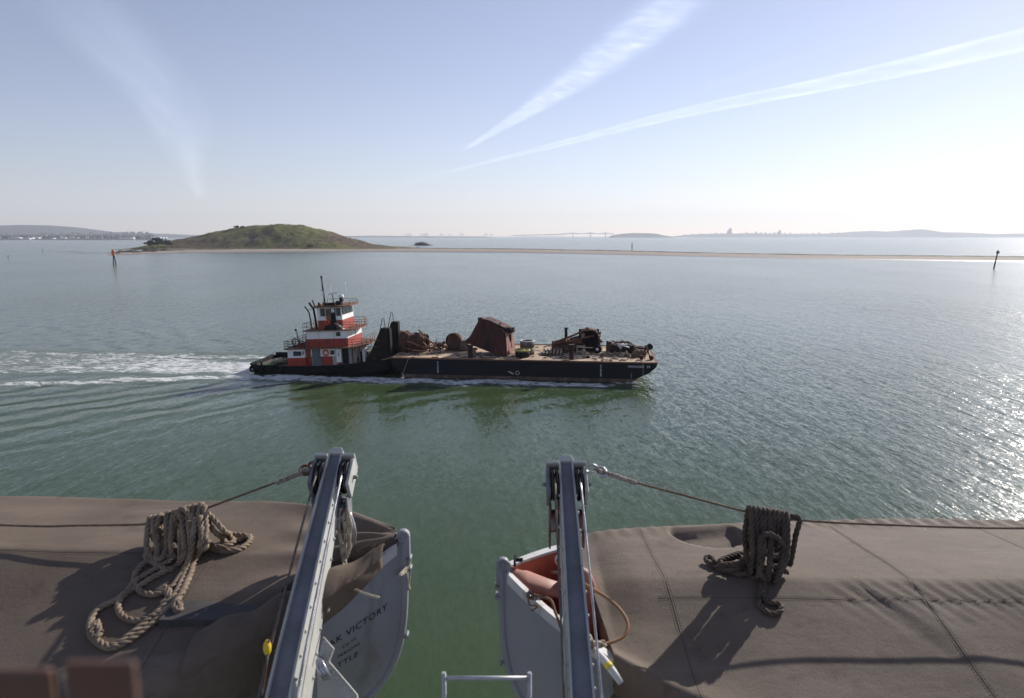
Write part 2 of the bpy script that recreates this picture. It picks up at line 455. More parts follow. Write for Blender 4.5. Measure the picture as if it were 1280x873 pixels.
for i, (px, py, hp, wp, lab) in enumerate([
        (187, 309.5, 8.5, 13, 'low dark cypress at the seaward end of the clump left of the hill'),
        (197, 308.5, 12.5, 16, 'tallest dark cypress in the middle of the clump left of the hill'),
        (208, 307.5, 9.0, 15, 'wind swept dark cypress on the hill side of the left clump')]):
    y = 1010; p = aty(px, py, y)
    tree('cypress_tree', (p.x, y, max(0.5, isl_h(p.x, y)-0.5)), hp*y/853, wp*y/853, 30+i, lab, 'cypresses at the left end of the island', 9)
for i, (px, hp, wp, lab) in enumerate([(297, 4.2, 9, 'small dark bush on the left shoulder of the hill skyline'), (303, 3.0, 7, 'lower dark bush just right of the one on the hill skyline'), (340, 1.8, 3, 'tiny shrub on the very top of the hill')]):
    p = aty(px, 290, ISY-6)
    tree('hill_bush', (p.x, ISY-6, isl_h(p.x, ISY-6)-0.6), hp*1.27, wp*1.27, 60+i, lab, 'bushes on the hill skyline', 6)
p = aty(387, 309, 1000); tree('shore_bush', (p.x, 1000, isl_h(p.x, 1000)-0.3), 4.2, 9, 66, 'round green bush near the beach below the right side of the hill', None, 6)

# scrub scattered over the hill: one uncountable mass
b = MB(); rnd = random.Random(5)
for k in range(260):
    x = rnd.uniform(-560, -200); y = rnd.uniform(985, 1100); h = isl_h(x, y)
    if h < 3 or nz(x*0.02, y*0.02, 8, 3) < -0.12: continue
    s = rnd.uniform(0.5, 1.5)
    for _ in range(7):
        p = Vector((x+rnd.gauss(0, s*.6), y+rnd.gauss(0, s*.6), h+rnd.uniform(0, s*.7)))
        u = Vector((rnd.gauss(0, 1), rnd.gauss(0, 1), rnd.gauss(0, .6))).normalized(); vv = u.orthogonal().normalized()
        q = s*rnd.uniform(.3, .6)
        b.add([p-u*q, p+vv*q, p+u*q, p-vv*q], [(0, 1, 2, 3)])
tag(b.build('hill_scrub', mat('scrub', (0.085, 0.072, 0.040), 0.9, 0, 0.5, 0.05)), 'brown and olive scrub covering the slopes of the island hill', 'scrub', None, 'stuff')

# far hills ---------------------------------------------------------------
def range_mesh(name, y, tab, depth, seed, material, amp=1.0, base=0):
    b = MB()
    pts = [(aty(px, py, y).x, aty(px, py, y).z) for px, py in tab]
    x0, x1 = pts[0][0], pts[-1][0]
    def fn(s, t):
        x = lerp(x0, x1, s); yy = y+(t-0.5)*2*depth
        k = 1-abs(2*t-1); k = k*k*(3-2*k)
        h = max(0, interp(pts, x))
        e = sstep(0, 0.03, s)*sstep(0, 0.03, 1-s)
        return (x, yy, (h*k*(1+0.05*amp*nz(x*0.0015+seed, yy*0.0015, 0, 5)))*e-3+base*(t > 0.02))
    b.grid(fn, 140, 16)
    return tag(b.build(name, material), kind='structure')
M_hill = mat('far_hill_ground', (0.030, 0.034, 0.028), 0.95, 0, 0.3, 0.0012, (0.055, 0.05, 0.042), (0.48, 0.58))
range_mesh('far_hills', 8800, [(-60, 284), (-20, 282), (0, 281.6), (30, 281), (60, 281.6), (90, 284.2), (110, 287.4), (128, 290), (142, 290.6), (152, 290), (180, 293), (230, 296.5), (260, 298)], 1900, 1, M_hill)
range_mesh('far_hills', 11500, [(100, 292), (150, 290.5), (200, 292), (250, 294), (330, 295.5), (470, 294.6), (520, 295.2), (620, 295.6)], 900, 2, M_hill)
# flat left shore in front of the hills
b = MB()
def coast(s, t):
    front = 3100+500*sin(s*3)+400*nz(s*5, 2); y = lerp(front, 7600, t); x = y*lerp(-.95, -.50, s)
    return (x, y, lerp(-0.5, 26*sstep(0, 1, t)+3*sstep(0, .05, t), 1)*(1-0.9*sstep(0.8, 1, s)))
b.grid(coast, 60, 20)
tag(b.build('far_shore', M_hill), kind='structure')
range_mesh('hazy_island', 10500, [(762, 295.6), (768, 293.6), (778, 292.2), (792, 291.2), (808, 291.3), (820, 292), (828, 294), (838, 295.4)], 500, 3, M_hill)
range_mesh('far_hills', 14000, [(838, 295.5), (870, 292.8), (905, 292.2), (935, 291.6), (965, 292.4), (1010, 292.6), (1040, 291.8), (1070, 289.6), (1088, 288.6), (1105, 289.6), (1128, 288), (1150, 286.8), (1165, 289.4), (1180, 290.2), (1210, 291), (1240, 292.8), (1280, 292), (1340, 291)], 1500, 4, M_hill)

# skyline, shore buildings, bridge, cranes ----------------------------------
M_conc = mat('pale_concrete', (0.55, 0.55, 0.55), 0.8, 0, 0.15, 0.02)
M_white = mat('white_shed', (0.72, 0.72, 0.70), 0.7, 0, 0.08, 0.02)
rnd = random.Random(11)
tw = [(908, 288.6, 3.0), (912, 285.4, 4.5), (911, 288, 7.5), (917, 290.6, 3), (909.5, 290, 2)]
towers = [(910.0, 288.2, 2.2), (912.8, 285.2, 4.2), (902, 291.6, 3), (895, 290.8, 2.6), (888, 291.8, 3.5), (881, 292.2, 2.4), (876, 291.4, 2), (933, 290.2, 2.6), (939, 291.2, 2), (945, 289.6, 2.4), (951, 290.6, 2.8), (957, 290.0, 2), (963, 291.4, 3), (968, 290.2, 2), (975, 287.4, 2.6), (972.5, 289.8, 2), (981, 291.2, 3), (988, 290.8, 2), (994, 292, 3), (1002, 290.9, 2), (1008, 291.7, 3), (1016, 291.3, 2), (1024, 290.4, 2.2), (1031, 291.7, 2), (1040, 290.0, 2), (1048, 290.4, 2.4), (1056, 291.5, 2), (865, 291.8, 2), (856, 293, 3), (926, 291.6, 3)]
words = ['slim', 'broad', 'stepped', 'square', 'low', 'pale']
for i, (px, py, w) in enumerate(towers):
    p = aty(px, py, 13800); W = w*13.8; hgt = p.z
    b = MB(); b.box((-W/2, -W/2, 0), (W/2, W/2, hgt*0.86)); b.box((-W*.36, -W*.36, hgt*0.86), (W*.36, W*.36, hgt*0.96)); b.box((-W*.16, -W*.2, hgt*0.96), (W*.2, W*.16, hgt))
    o = b.build('tower_block', M_conc, loc=(p.x, 13800, 0))
    special = {1: 'tallest and broadest tower on the hazy skyline right of centre', 14: 'tall lone tower standing right of the tallest skyline tower', 0: 'narrow tower pressed against the left side of the tallest skyline tower'}
    tag(o, special.get(i, 'small hazy tower block among the far city skyline'), 'building', 'towers of the hazy skyline')
# shore sheds on the left coast
for i in range(26):
    px = rnd.uniform(2, 205); y = rnd.uniform(3700, 5200)
    p = aty(px, 300, y); L = rnd.uniform(14, 60); hh = rnd.uniform(7, 15)
    b = MB(); poly = [(-L/2, 0), (L/2, 0), (L/2, hh*.8), (0, hh), (-L/2, hh*.8)]
    b.prism(poly, lambda a, c, d: (a, d, c), -10, 10)
    tag(b.build('shore_shed', M_white, loc=(p.x, y, 2.5)), 'tiny white waterfront building on the far left shore', 'building', 'white buildings on the left shore')
b = MB()
for k in range(900):
    y = rnd.uniform(4300, 8200); x = y*rnd.uniform(-.85, -.52)
    z = 4+26*sstep(3100, 7600, y)+(max(0, y-7000)/1800)*rnd.uniform(0, 60)
    w = rnd.uniform(6, 22); b.box((x-w, y-6, z-30), (x+w, y+6, z+rnd.uniform(4, 12)), m=rnd.randrange(3))
tag(b.build('far_town', [mat('town_walls', (0.20, 0.19, 0.18), 0.9), mat('town_roofs', (0.08, 0.06, 0.05), 0.9), mat('town_trees', (0.05, 0.06, 0.035), 0.9)]), 'mass of tiny houses below the blue hills at the far left', 'town', None, 'stuff')
# suspension bridge and its low causeway
M_steel = mat('bridge_steel', (0.50, 0.51, 0.53), 0.6, 0.0, 0.1, 0.02)
YB = 10000.0
br = empty('suspension_bridge', (aty(690, 295, YB).x, YB, 0), (0, 0, 0), 'long pale bridge on hazy horizon left of the hazy island', 'bridge')
def bx(px): return aty(px, 295, YB).x-br.location.x
def bz(py): return aty(700, py, YB).z
deck = MB()
pts = [(bx(640), 0, bz(294.6)), (bx(690), 0, bz(293.4)), (bx(705), 0, bz(292.6)), (bx(735), 0, bz(292.3)), (bx(768), 0, bz(292.8))]
for p, q in zip(pts, pts[1:]):
    deck.prism([(0, -4), (1, -4), (1, 5), (0, 5)], lambda a, c, d, p=p, q=q: (lerp(p[0], q[0], a), d, lerp(p[2], q[2], a)+c), -12, 12)
deck.build('bridge_deck', M_steel, br)
for px in (716, 738, 757):
    t = MB(); x = bx(px)
    for dy in (-10, 10): t.box((x-4, dy-3, -2), (x+4, dy+3, bz(290.4)))
    for z in (bz(291), bz(292.0), bz(293.6)): t.box((x-3, -7, z-3), (x+3, 7, z+3))
    t.build('bridge_tower', M_steel, br)
t = MB()
for a, c in ((705, 716), (716, 738), (738, 757), (757, 768)):
    mid = 8 if (a, c) in ((716, 738), (738, 757)) else 0
    for dy in (-10, 10):
        P = []
        for k in range(13):
            s = k/12; x = lerp(bx(a), bx(c), s)
            if mid: z = lerp(bz(292.2), bz(290.4), abs(2*s-1)**2)
            else: z = lerp(bz(292.4), bz(290.4), s if a == 705 else 1-s)
            P.append((x, dy, z))
        t.tube(P, 1.6, 5)
t.build('main_cable', M_steel, br)
for k in range(16):
    x = bx(lerp(646, 706, k/15)); t = MB(); t.box((x-3, -9, -2), (x+3, 9, lerp(bz(294.4), bz(293), k/15))); t.build('pier', M_conc, br)
# container cranes
crane = empty('container_crane', (0, 0, 0), (0, 0, 0))
t = MB()
for sx in (-9, 9):
    for sy in (-10, 10): t.box((sx-1.6, sy-1.6, 0), (sx+1.6, sy+1.6, 42))
t.build('gantry', M_steel, crane)
t = MB(); t.box((-14, -4, 40), (34, 4, 44)); t.build('boom', M_steel, crane)
t = MB(); t.prism([(-3, 44), (3, 44), (1, 62), (-1, 62)], lambda a, c, d: (a, d, c), -6, 6); t.tube([(0, 0, 61), (30, 0, 44)], .8, 5); t.build('mast', M_steel, crane)
cpx = [508, 513, 527, 531, 534, 551, 562, 578, 607, 614]
cw = ['leftmost of the pale cranes on the horizon', 'second from left of the pale cranes on the horizon', 'pale crane at the left of the trio above the rock islet', 'middle crane of the trio above the rock islet', 'right hand crane of the trio above the rock islet', 'lone pale crane just right of the trio on the horizon', 'pale crane at the middle of the right hand row on the horizon', 'pale crane standing alone between two gaps on the horizon', 'left crane of the last pair on the horizon', 'rightmost of the pale cranes on the horizon']
for i, px in enumerate(cpx):
    o = crane if i == 0 else copy_tree(crane)
    p = aty(px, 295.5, 9000); o.location = (p.x, 9000, 0); s = 0.9+0.25*((i*37) % 10)/10; o.scale = (s, s, s)
    if i % 3 == 1: o.rotation_euler = (0, 0, pi)
    tag(o, cw[i], 'crane', 'container cranes on the horizon')
# channel markers and piles
M_pile = mat('pile_timber', (0.035, 0.028, 0.022), 0.9, 0, 0.3, 2)
M_orange = mat('orange_board', (0.75, 0.16, 0.05), 0.6, 0, 0.1, 1)
c = atz(143, 331)
mk = empty('channel_marker', c, (0, 0, 0), 'channel marker with orange board on two raking piles at left', 'channel marker')
s = c.y/853
for dx in (-0.6, 1.0):
    t = MB(); t.cyl((dx*2.2*s, 0, -1), (dx*0.5*s, 0, 12*s), 0.33*1.2, 0.28*1.2, 8); t.build('pile', M_pile, mk)
t = MB(); t.box((-1.8*s, -.5, 11*s), (1.6*s, -.3, 16.5*s)); t.prism([(-2.0*s, 16.5*s), (1.8*s, 16.5*s), (-.1*s, 19*s)], lambda a, c_, d: (a, d, c_), -.5, -.3); t.build('board', M_orange, mk)
c = atz(1242, 336); s = c.y/853
mk = empty('channel_marker', c, (0, 0, 0), 'leaning dark pile with a lamp head standing at right by the spit', 'channel marker')
t = MB(); t.cyl((0, 0, -1), (3.0*s, 0, 21*s), 0.42, 0.34, 10); t.build('pile', M_pile, mk)
t = MB(); t.box((2.0*s, -.5, 18.5*s), (4.4*s, .5, 21.6*s)); t.cyl((3.2*s, 0, 21*s), (3.2*s, 0, 23*s), .3, .2, 8); t.box((1.2*s, -.2, 20*s), (2.1*s, .2, 20.8*s)); t.build('lamp_head', M_pile, mk)
c = atz(790, 311); s = c.y/853
t = MB(); t.cyl((0, 0, -1), (0, 0, 6*s), .75, .65, 10); t.cyl((0, 0, 6*s), (0, 0, 6.8*s), .9, .5, 10)
tag(t.build('mooring_pile', M_pile, loc=c), 'short dark pile in the water beyond the spit near centre right', 'pile')
for px, py, lab in ((10, 324, 'thin dark stake in the water at the far left edge'), (53, 316, 'thin faint stake in the water left of the orange marker')):
    c = atz(px, py); t = MB(); t.cyl((0, 0, -1), (.3, 0, 4*c.y/853), .2, .15, 8); t.cyl((.3, 0, 3.2*c.y/853), (.3, 0, 4.1*c.y/853), .5, .4, 8)
    tag(t.build('stake', M_pile, loc=c), lab, 'stake', 'stakes at the left')

# ------------------------------------------------------------------ haze
hz = MB(); hz.box((-17500, -400, -1.5), (17500, 15500, 520))
m = NT('sea_haze'); m.t.nodes.remove(m.p)
pv = m.n('VolumePrincipled', {'Color': (0.84, 0.91, 1.0), 'Density': 0.00007, 'Anisotropy': 0.2})
m.t.links.new(pv.outputs[0], m.out.inputs['Volume'])
tag(hz.build('haze', m.mat), 'pale sea haze over the whole bay', 'haze', None, 'stuff')

# ------------------------------------------------------------------ contrails and cirrus, far above the haze
def cloud_mat(name, dens, scx, scy, fall, gain):
    m = NT(name); m.t.nodes.remove(m.p)
    uv = m.n('UVMap').outputs[0]; sx = m.n('SeparateXYZ', {0: uv}); u, v = sx.outputs[0], sx.outputs[1]
    c = m.math('SUBTRACT', 1.0, m.math('ABSOLUTE', m.math('SUBTRACT', m.math('MULTIPLY', v, 2.0), 1.0)))
    n1 = m.noise(m.vmap(uv, sc=(scx, scy, 1)), 1.0, 6, 0.65, 0.4)
    n2 = m.noise(m.vmap(uv, (5, 3, 0), sc=(scx*0.16, scy*0.3, 1)), 1.0, 4, 0.6)
    e = m.ramp(m.math('ADD', c, m.math('MULTIPLY', m.math('SUBTRACT', n1, 0.5), 0.9)), 0.0, fall)
    ends = m.math('MULTIPLY', m.ramp(u, 0.0, 0.10), m.ramp(u, 1.0, 0.9))
    a = m.math('MULTIPLY', m.math('MULTIPLY', e, ends), m.math('MULTIPLY', m.ramp(n1, 0.25, 0.75, 0.45, 1.0), m.ramp(n2, 0.2, 0.7, 0.5, 1.0)))
    a = m.math('MULTIPLY', a, dens)
    tr = m.n('BsdfTransparent'); col = m.n('Combine' + 'XYZ', {0: m.math('MULTIPLY', a, gain), 1: m.math('MULTIPLY', a, gain), 2: m.math('MULTIPLY', a, gain)})
    tl = m.n('BsdfTranslucent', {'Color': col.outputs[0]}); ad = m.n('AddShader', {0: tr.outputs[0], 1: tl.outputs[0]})
    m.t.links.new(ad.outputs[0], m.out.inputs['Surface'])
    return m.mat
def trail(name, pts, alt, material, label, cat, kind=None):
    """pts: (px, py, width in px) read off the sky, turned into a flattened tube at flying height"""
    P = []
    for px, py, w in pts:
        p = atz(px, py, alt); P.append((p, w*p.length/FPX))
    ctr = catmull([p for p, w in P], 3000)
    V = []; F = []; UV = []; n = len(ctr); dist = [(p-Vector((0, 0, CAM_H))).length for p in ctr]
    tot = [0]
    for a, c in zip(ctr, ctr[1:]): tot.append(tot[-1]+(c-a).length)
    kp = [0.0]
    # widths along the path by nearest control point
    cl = [tot[min(range(n), key=lambda i: (ctr[i]-p).length)] for p, w in P]
    for i, p in enumerate(ctr):
        w = interp(sorted(zip(cl, [q[1] for q in P])), tot[i])
        t = (ctr[min(i+1, n-1)]-ctr[max(i-1, 0)]).normalized(); side = Vector((t.y, -t.x, 0)).normalized()
        # the width as seen: horizontal sheets look narrow near the horizon
        for lay in (0, 1):
            for k in range(9):
                c = k/8*2-1
                zz = (1-c*c)*w*0.14*(1 if lay else -1)
                V.append(p+side*(c*w*0.5)+Vector((0, 0, zz))); UV.append((tot[i]/tot[-1], k/8))
    for i in range(n-1):
        for lay in (0, 1):
            o = i*18+lay*9
            for k in range(8): F.append((o+k, o+k+1, o+18+k+1, o+18+k))
    b = MB(); b.add(V, F, True)
    o = b.build(name, material, uvs=UV)
    return tag(o, label, cat, None, kind)
M_trail = cloud_mat('contrail_ice', 0.52, 48, 2.6, 2.3, 1.0)
M_trail2 = cloud_mat('contrail_ice_thin', 0.10, 30, 4, 1.4, 0.8)
M_cirrus = cloud_mat('cirrus_ice', 0.26, 5, 2.5, 1.6, 0.7)
trail('contrail', [(575, 190, 8), (612, 168, 18), (650, 145, 36), (700, 112, 62), (760, 70, 88), (830, 15, 110), (900, -50, 130)], 8000, M_trail, 'broad ragged white contrail climbing from above the islet to the top edge', 'contrail')
trail('contrail', [(470, 240, 2.5), (520, 226, 4), (600, 205, 7), (700, 180, 20), (850, 142, 34), (1000, 112, 45), (1150, 80, 58), (1330, 38, 70), (1560, -25, 84)], 8000, M_trail, 'long straight white contrail running low across to the right edge', 'contrail')
trail('contrail', [(860, 116, 6), (940, 90, 7), (1020, 66, 6), (1095, 38, 3)], 8000, M_trail2, 'short faint contrail between the two bright ones', 'contrail')
trail('cirrus_cloud', [(0, -110, 110), (50, -40, 120), (110, 20, 125), (165, 75, 115), (205, 120, 100), (228, 170, 70), (240, 215, 35), (252, 248, 16)], 8000, M_cirrus, 'faint wispy veil of cloud at the upper left', 'cloud', 'stuff')

# ------------------------------------------------------------------ tugboat
HEAD = radians(6.5); OX, OY = -37.0, 93.9
M_hullblk = mat('black_hull_paint', (0.010, 0.010, 0.012), 0.55, 0, 0.3, 0.5, (0.055, 0.03, 0.02), (0.60, 0.72))
M_rubber = mat('fender_rubber', (0.010, 0.010, 0.010), 0.85, 0, 0.3, 2)
M_red = mat('red_paint', (0.31, 0.042, 0.026), 0.6, 0, 0.2, 0.9, (0.13, 0.045, 0.028), (0.54, 0.66))
M_wht = mat('white_paint', (0.78, 0.77, 0.75), 0.5, 0, 0.06, 0.9, (0.38, 0.25, 0.16), (0.60, 0.72))
M_grydoor = mat('grey_door_paint', (0.12, 0.14, 0.155), 0.5, 0, 0.15, 1.5)
M_deck = mat('deck_grey', (0.10, 0.095, 0.09), 0.8, 0, 0.3, 0.8, (0.16, 0.08, 0.045), (0.5, 0.62))
M_rust = mat('rusty_edge', (0.17, 0.075, 0.04), 0.85, 0, 0.3, 2.0, (0.30, 0.22, 0.17), (0.55, 0.66), bump=0.02)
M_glass = NT('cabin_glass'); M_glass.p.inputs['Base Color'].default_value = (0.02, 0.03, 0.035, 1); M_glass.p.inputs['Roughness'].default_value = 0.05; M_glass = M_glass.mat
M_blk = mat('black_fittings', (0.014, 0.014, 0.015), 0.6, 0, 0.2, 2)
M_ring = mat('lifebuoy_orange', (0.75, 0.10, 0.03), 0.6, 0, 0.1, 3)
M_wood = mat('varnished_wood', (0.26, 0.09, 0.03), 0.45, 0, 0.2, 2)
M_net = mat('pale_netting', (0.36, 0.30, 0.22), 0.95, 0, 0.3, 2.5, (0.14, 0.12, 0.09), (0.5, 0.6), bump=0.08)
M_mat = mat('green_matting', (0.11, 0.14, 0.07), 0.95, 0, 0.3, 3, bump=0.03)
tug = empty('tugboat', (OX, OY, 0), (0, -0.0437, -HEAD), 'red and white push tug with black hull, nosed against the stern of the barge', 'tugboat')
BM = 8.6
def top_z(u): return interp([(0, 1.25), (3, 1.05), (6, 0.85), (12, 0.80), (15, 0.95), (18, 1.35), (20.4, 1.72)], u)
def half(u): return (BM/2)*interp([(0, .72), (0.5, .86), (1.5, .97), (3, 1), (16, 1), (19, .96), (20.3, .80), (20.6, .70)], u)
b = MB(); us = [0, .15, .5, 1, 1.5, 2.2, 3, 4, 5, 6, 8, 10, 12, 14, 15, 16, 17, 18, 19, 19.7, 20.3, 20.6]
V = []
for u in us:
    h = half(u); zt = top_z(u); uu = u
    for yy, z, sh in ((-h*.8, -1.2, .9), (-h*.97, -0.2, .3), (-h, zt*.5, 0), (-h-.02, zt, 0), (h+.02, zt, 0), (h, zt*.5, 0), (h*.97, -0.2, .3), (h*.8, -1.2, .9)):
        V.append((uu+(sh if u < 10 else -sh), BM/2+yy, z))
F = []
for i in range(len(us)-1):
    for k in range(8):
        if k == 3: continue
        F.append((i*8+k, (i+1)*8+k, (i+1)*8+(k+1) % 8, i*8+(k+1) % 8))
F += [list(range(8)), [(len(us)-1)*8+k for k in range(8)][::-1]]
b.add(V, F)
b.build('hull', M_hullblk, tug)
b = MB(); V = []; F = []      # main deck, sunk behind the bulwark
for u in us:
    h = half(u)-0.12; z = top_z(u)-interp([(0, .45), (5, .30), (14, .06), (20, .5)], u); V += [(u, BM/2-h, z), (u, BM/2+h, z)]
for i in range(len(us)-1): F.append((2*i, 2*i+2, 2*i+3, 2*i+1))
b.add(V, F); b.build('main_deck', M_deck, tug)
b = MB()
for sgn in (-1, 1):
    b.tube([(u, BM/2+sgn*(half(u)+.06), top_z(u)-.10) for u in us], .16, 8)
    b.tube([(u, BM/2+sgn*(half(u)+.03), top_z(u)-.62) for u in us[:18]], .12, 8)
b.tube([(-.06, BM/2-half(0), 1.1), (-.12, BM/2, 1.1), (-.06, BM/2+half(0), 1.1)], .2, 8)
b.build('rub_rail', M_rubber, tug)
b = MB()    # raised far bulwark at the stern
b.prism([(0.1, 0.9), (0.3, 1.62), (5.6, 1.45), (5.6, 0.6)], lambda a, c, d: (a, d, c), BM/2+half(2)-.18, BM/2+half(2)-.06)
b.prism([(BM/2-half(.5), 0.9), (BM/2-half(.5)+.5, 1.25), (BM/2+half(.5)-.5, 1.5), (BM/2+half(.5), 0.9)], lambda a, c, d: (d, a, c), .12, .22)
b.build('stern_bulwark', M_hullblk, tug)
for i, (u, r) in enumerate(((0.4, .34), (1.9, .36), (3.2, .36), (4.5, .36))):
    b = MB(); b.ring((u, BM/2-half(u)-.16, 0.55), (0.05, 1, 0), r, .15, 14, 8); b.build('tyre_fender', M_rubber, tug)
b = MB(); b.box((0.8, 1.3, 0.85), (3.2, 3.2, 0.93)); b.build('green_mat', M_mat, tug)
b = MB()
for k in range(9): b.blob((3.3+random.uniform(-.9, .9), 4.2+random.uniform(-.9, .9), .95+random.uniform(0, .25)), random.uniform(.35, .65), k, .5, 7, sq=(1.2, 1.1, .6))
b.build('net_heap', M_net, tug)
b = MB()
for x in (.8, 1.6): b.cyl((x, 1.0, .7), (x, 1.0, 1.35), .14, .14, 10); b.cyl((x, 1.0, 1.3), (x, 1.0, 1.4), .2, .2, 10)
b.box((.5, .8, .68), (1.9, 1.2, .76)); b.build('bollard', M_blk, tug)
# deckhouse, first level
V0 = 0.75; V1 = BM-0.75
b = MB(); b.box((5.7, V0, .6), (8.2, V1, 3.12)); b.build('aft_house', M_wht, tug)
b = MB(); b.box((5.66, V0-.03, .6), (8.24, V1+.03, 1.92)); b.build('aft_house_skirt', M_red, tug)
b = MB(); b.box((8.2, 1.35, .6), (14.4, BM-1.35, 3.12)); b.prism([(14.4, 1.35), (15.2, 2.1), (15.5, 4.3), (15.2, BM-2.1), (14.4, BM-1.35)], lambda a, c, d: (a, c, d), .6, 3.12)
b.build('lower_house', mat('house_grey_white', (0.40, 0.40, 0.39), 0.6, 0, 0.2, 0.8, (0.20, 0.11, 0.06), (0.55, 0.66)), tug)
def part(name, m, a, c, parent=None): return MB().box(a, c).build(name, m, parent or tug)
part('wall_panel', M_red, (8.22, 1.20, .6), (8.86, 1.36, 3.1))
part('wall_panel', M_wht, (8.86, 1.27, 2.0), (9.05, 1.36, 3.0))
d = part('door', M_grydoor, (9.05, 1.24, .75), (10.2, 1.345, 3.0)); part('door_handle', M_blk, (10.02, 1.19, 1.75), (10.1, 1.24, 1.95), d)
part('wall_panel', M_wht, (10.26, 1.28, 1.95), (12.45, 1.36, 3.02))
part('wall_panel', M_red, (10.3, 1.27, .72), (11.9, 1.36, 1.93))
b = MB(); b.ring((11.05, 1.18, 2.45), (0, 1, 0), .36, .11, 20, 8); b.build('lifebuoy', M_ring, tug)
w = part('window', M_blk, (11.72, 1.22, 2.18), (12.28, 1.30, 2.74)); part('pane', M_glass, (11.79, 1.20, 2.25), (12.21, 1.225, 2.67), w)
d = part('door', M_wht, (12.62, 1.02, 1.1), (13.35, 1.10, 3.0)); part('door_handle', M_blk, (12.95, .98, 2.0), (13.03, 1.02, 2.4), d)
part('doorway_shade', M_blk, (13.42, 1.30, .8), (14.3, 1.36, 2.98))  # black slab stands for the shade inside an open doorway
part('wall_panel', M_red, (12.6, 1.26, .7), (13.3, 1.36, 1.05))
w = part('window', M_blk, (6.55, V0-.06, 2.2), (7.7, V0-.01, 2.82)); part('pane', M_glass, (6.62, V0-.08, 2.27), (7.12, V0-.055, 2.75), w); part('pane', M_glass, (7.18, V0-.08, 2.27), (7.63, V0-.055, 2.75), w)
part('vent', M_grydoor, (7.86, V0-.05, 2.35), (8.06, V0-.01, 2.85))
for u in (14.9, 15.9):
    b = MB(); b.box((u, .95, .9), (u+.16, 1.12, 3.1)); b.build('deck_post', M_rust, tug)
b = MB(); b.box((16.2, 1.6, 1.0), (16.5, 2.5, 2.6)); b.build('winch_cover', M_wht, tug)
# boat deck
b = MB(); b.prism([(5.3, .45), (15.2, .45), (16.4, 1.4), (16.7, 4.3), (16.4, BM-1.4), (15.2, BM-.45), (5.3, BM-.45)], lambda a, c, d: (a, c, d), 3.122, 3.26)
b.build('boat_deck', M_rust, tug)
# second level
S0, S1, A0, A1 = 1.3, BM-1.3, 8.4, 14.35
part('middle_house', M_wht, (A0, S0, 4.42), (A1, S1, 5.52))
part('middle_house_skirt', M_red, (A0-.02, S0-.02, 3.262), (A1+.02, S1+.02, 4.42))
w = part('window', M_blk, (12.75, S0-.05, 4.75), (13.35, S0+.01, 5.32)); part('pane', M_glass, (12.82, S0-.07, 4.82), (13.28, S0-.045, 5.25), w)
b = MB(); b.box((A1, 4.4, 4.44), (A1+.03, 4.55, 5.5)); b.build('panel_gap', M_blk, tug)
b = MB(); b.prism([(8.0, 3.3), (8.38, 3.3), (8.38, 5.5), (8.2, 5.1)], lambda a, c, d: (a, d, c), 1.5, 3.2); b.build('stack_casing', M_grydoor, tug)
b = MB(); b.prism([(8.0, 1.0), (15.0, 1.0), (15.6, 2.0), (15.6, BM-2.0), (15.0, BM-1.0), (8.0, BM-1.0)], lambda a, c, d: (a, c, d), 5.522, 5.62); b.build('bridge_deck', M_rust, tug)
# pilothouse
P0, P1, B0, B1 = 2.0, BM-2.0, 10.0, 13.55
part('pilothouse_skirt', M_red, (B0-.02, P0-.02, 5.622), (B1+.02, P1+.02, 6.92))
part('pilothouse', M_wht, (B0, P0, 6.92), (B1, P1, 8.76))
for a, c in ((10.5, 11.05), (12.8, 13.3)):
    w = part('window', M_blk, (a-.05, P0-.04, 7.5), (c+.05, P0+.01, 8.6)); part('pane', M_glass, (a, P0-.06, 7.56), (c, P0-.035, 8.54), w)
d = part('door', M_wood, (11.25, P0-.10, 6.4), (11.85, P0-.02, 8.55)); part('pane', M_glass, (11.35, P0-.12, 7.6), (11.75, P0-.09, 8.4), d)
part('doorway_shade', M_blk, (11.9, P0-.035, 6.3), (12.65, P0+.01, 8.6))  # painted black for the dark inside the pilothouse opening
part('wall_panel', M_wht, (12.05, P0-.06, 8.0), (12.5, P0-.035, 8.55))
b = MB(); b.ring((11.4, P0-.16, 6.65), (0, 1, 0), .28, .09, 18, 8); b.build('lifebuoy', M_ring, tug)
for k in range(3):
    y0 = lerp(P0+.2, P1-.2, k/3); y1 = lerp(P0+.2, P1-.2, (k+1)/3)-.12
    w = part('window', M_blk, (B1-.01, y0-.05, 7.62), (B1+.05, y1+.05, 8.66)); part('pane', M_glass, (B1+.045, y0, 7.68), (B1+.075, y1, 8.6), w)
b = MB(); b.prism([(9.5, 1.5), (14.0, 1.5), (14.6, 2.6), (14.6, BM-2.6), (14.0, BM-1.5), (9.5, BM-1.5)], lambda a, c, d: (a, c, d), 8.762, 8.94); b.build('pilothouse_roof', M_rust, tug)
# outside stair and dark landing by the pilothouse
b = MB(); b.prism([(11.0, 5.63), (13.3, 5.63), (13.0, 6.25), (11.3, 6.25)], lambda a, c, d: (a, d, c), 1.35, P0-.03); b.build('stair_landing', M_blk, tug)
b = MB()
for k in range(5): b.box((12.7+.22*k, 1.3, 6.5-.2*k), (12.95+.22*k, 1.9, 6.56-.2*k))
b.build('stair_treads', M_wht, tug)
def rail(name, pts, h=1.0, r=.035, n=2, m=None, gap=1.1):
    b = MB(); P = [Vector(p) for p in pts]
    for j in range(n): b.tube([p+Vector((0, 0, h*(j+1)/n)) for p in P], r, 5)
    for p, q in zip(P, P[1:]):
        k = max(1, int((q-p).length/gap))
        for i in range(k): 
            s = p.lerp(q, i/k); b.tube([s, s+Vector((0, 0, h))], r, 5)
    b.tube([P[-1], P[-1]+Vector((0, 0, h))], r, 5)
    return b.build(name, m or M_rust, tug)
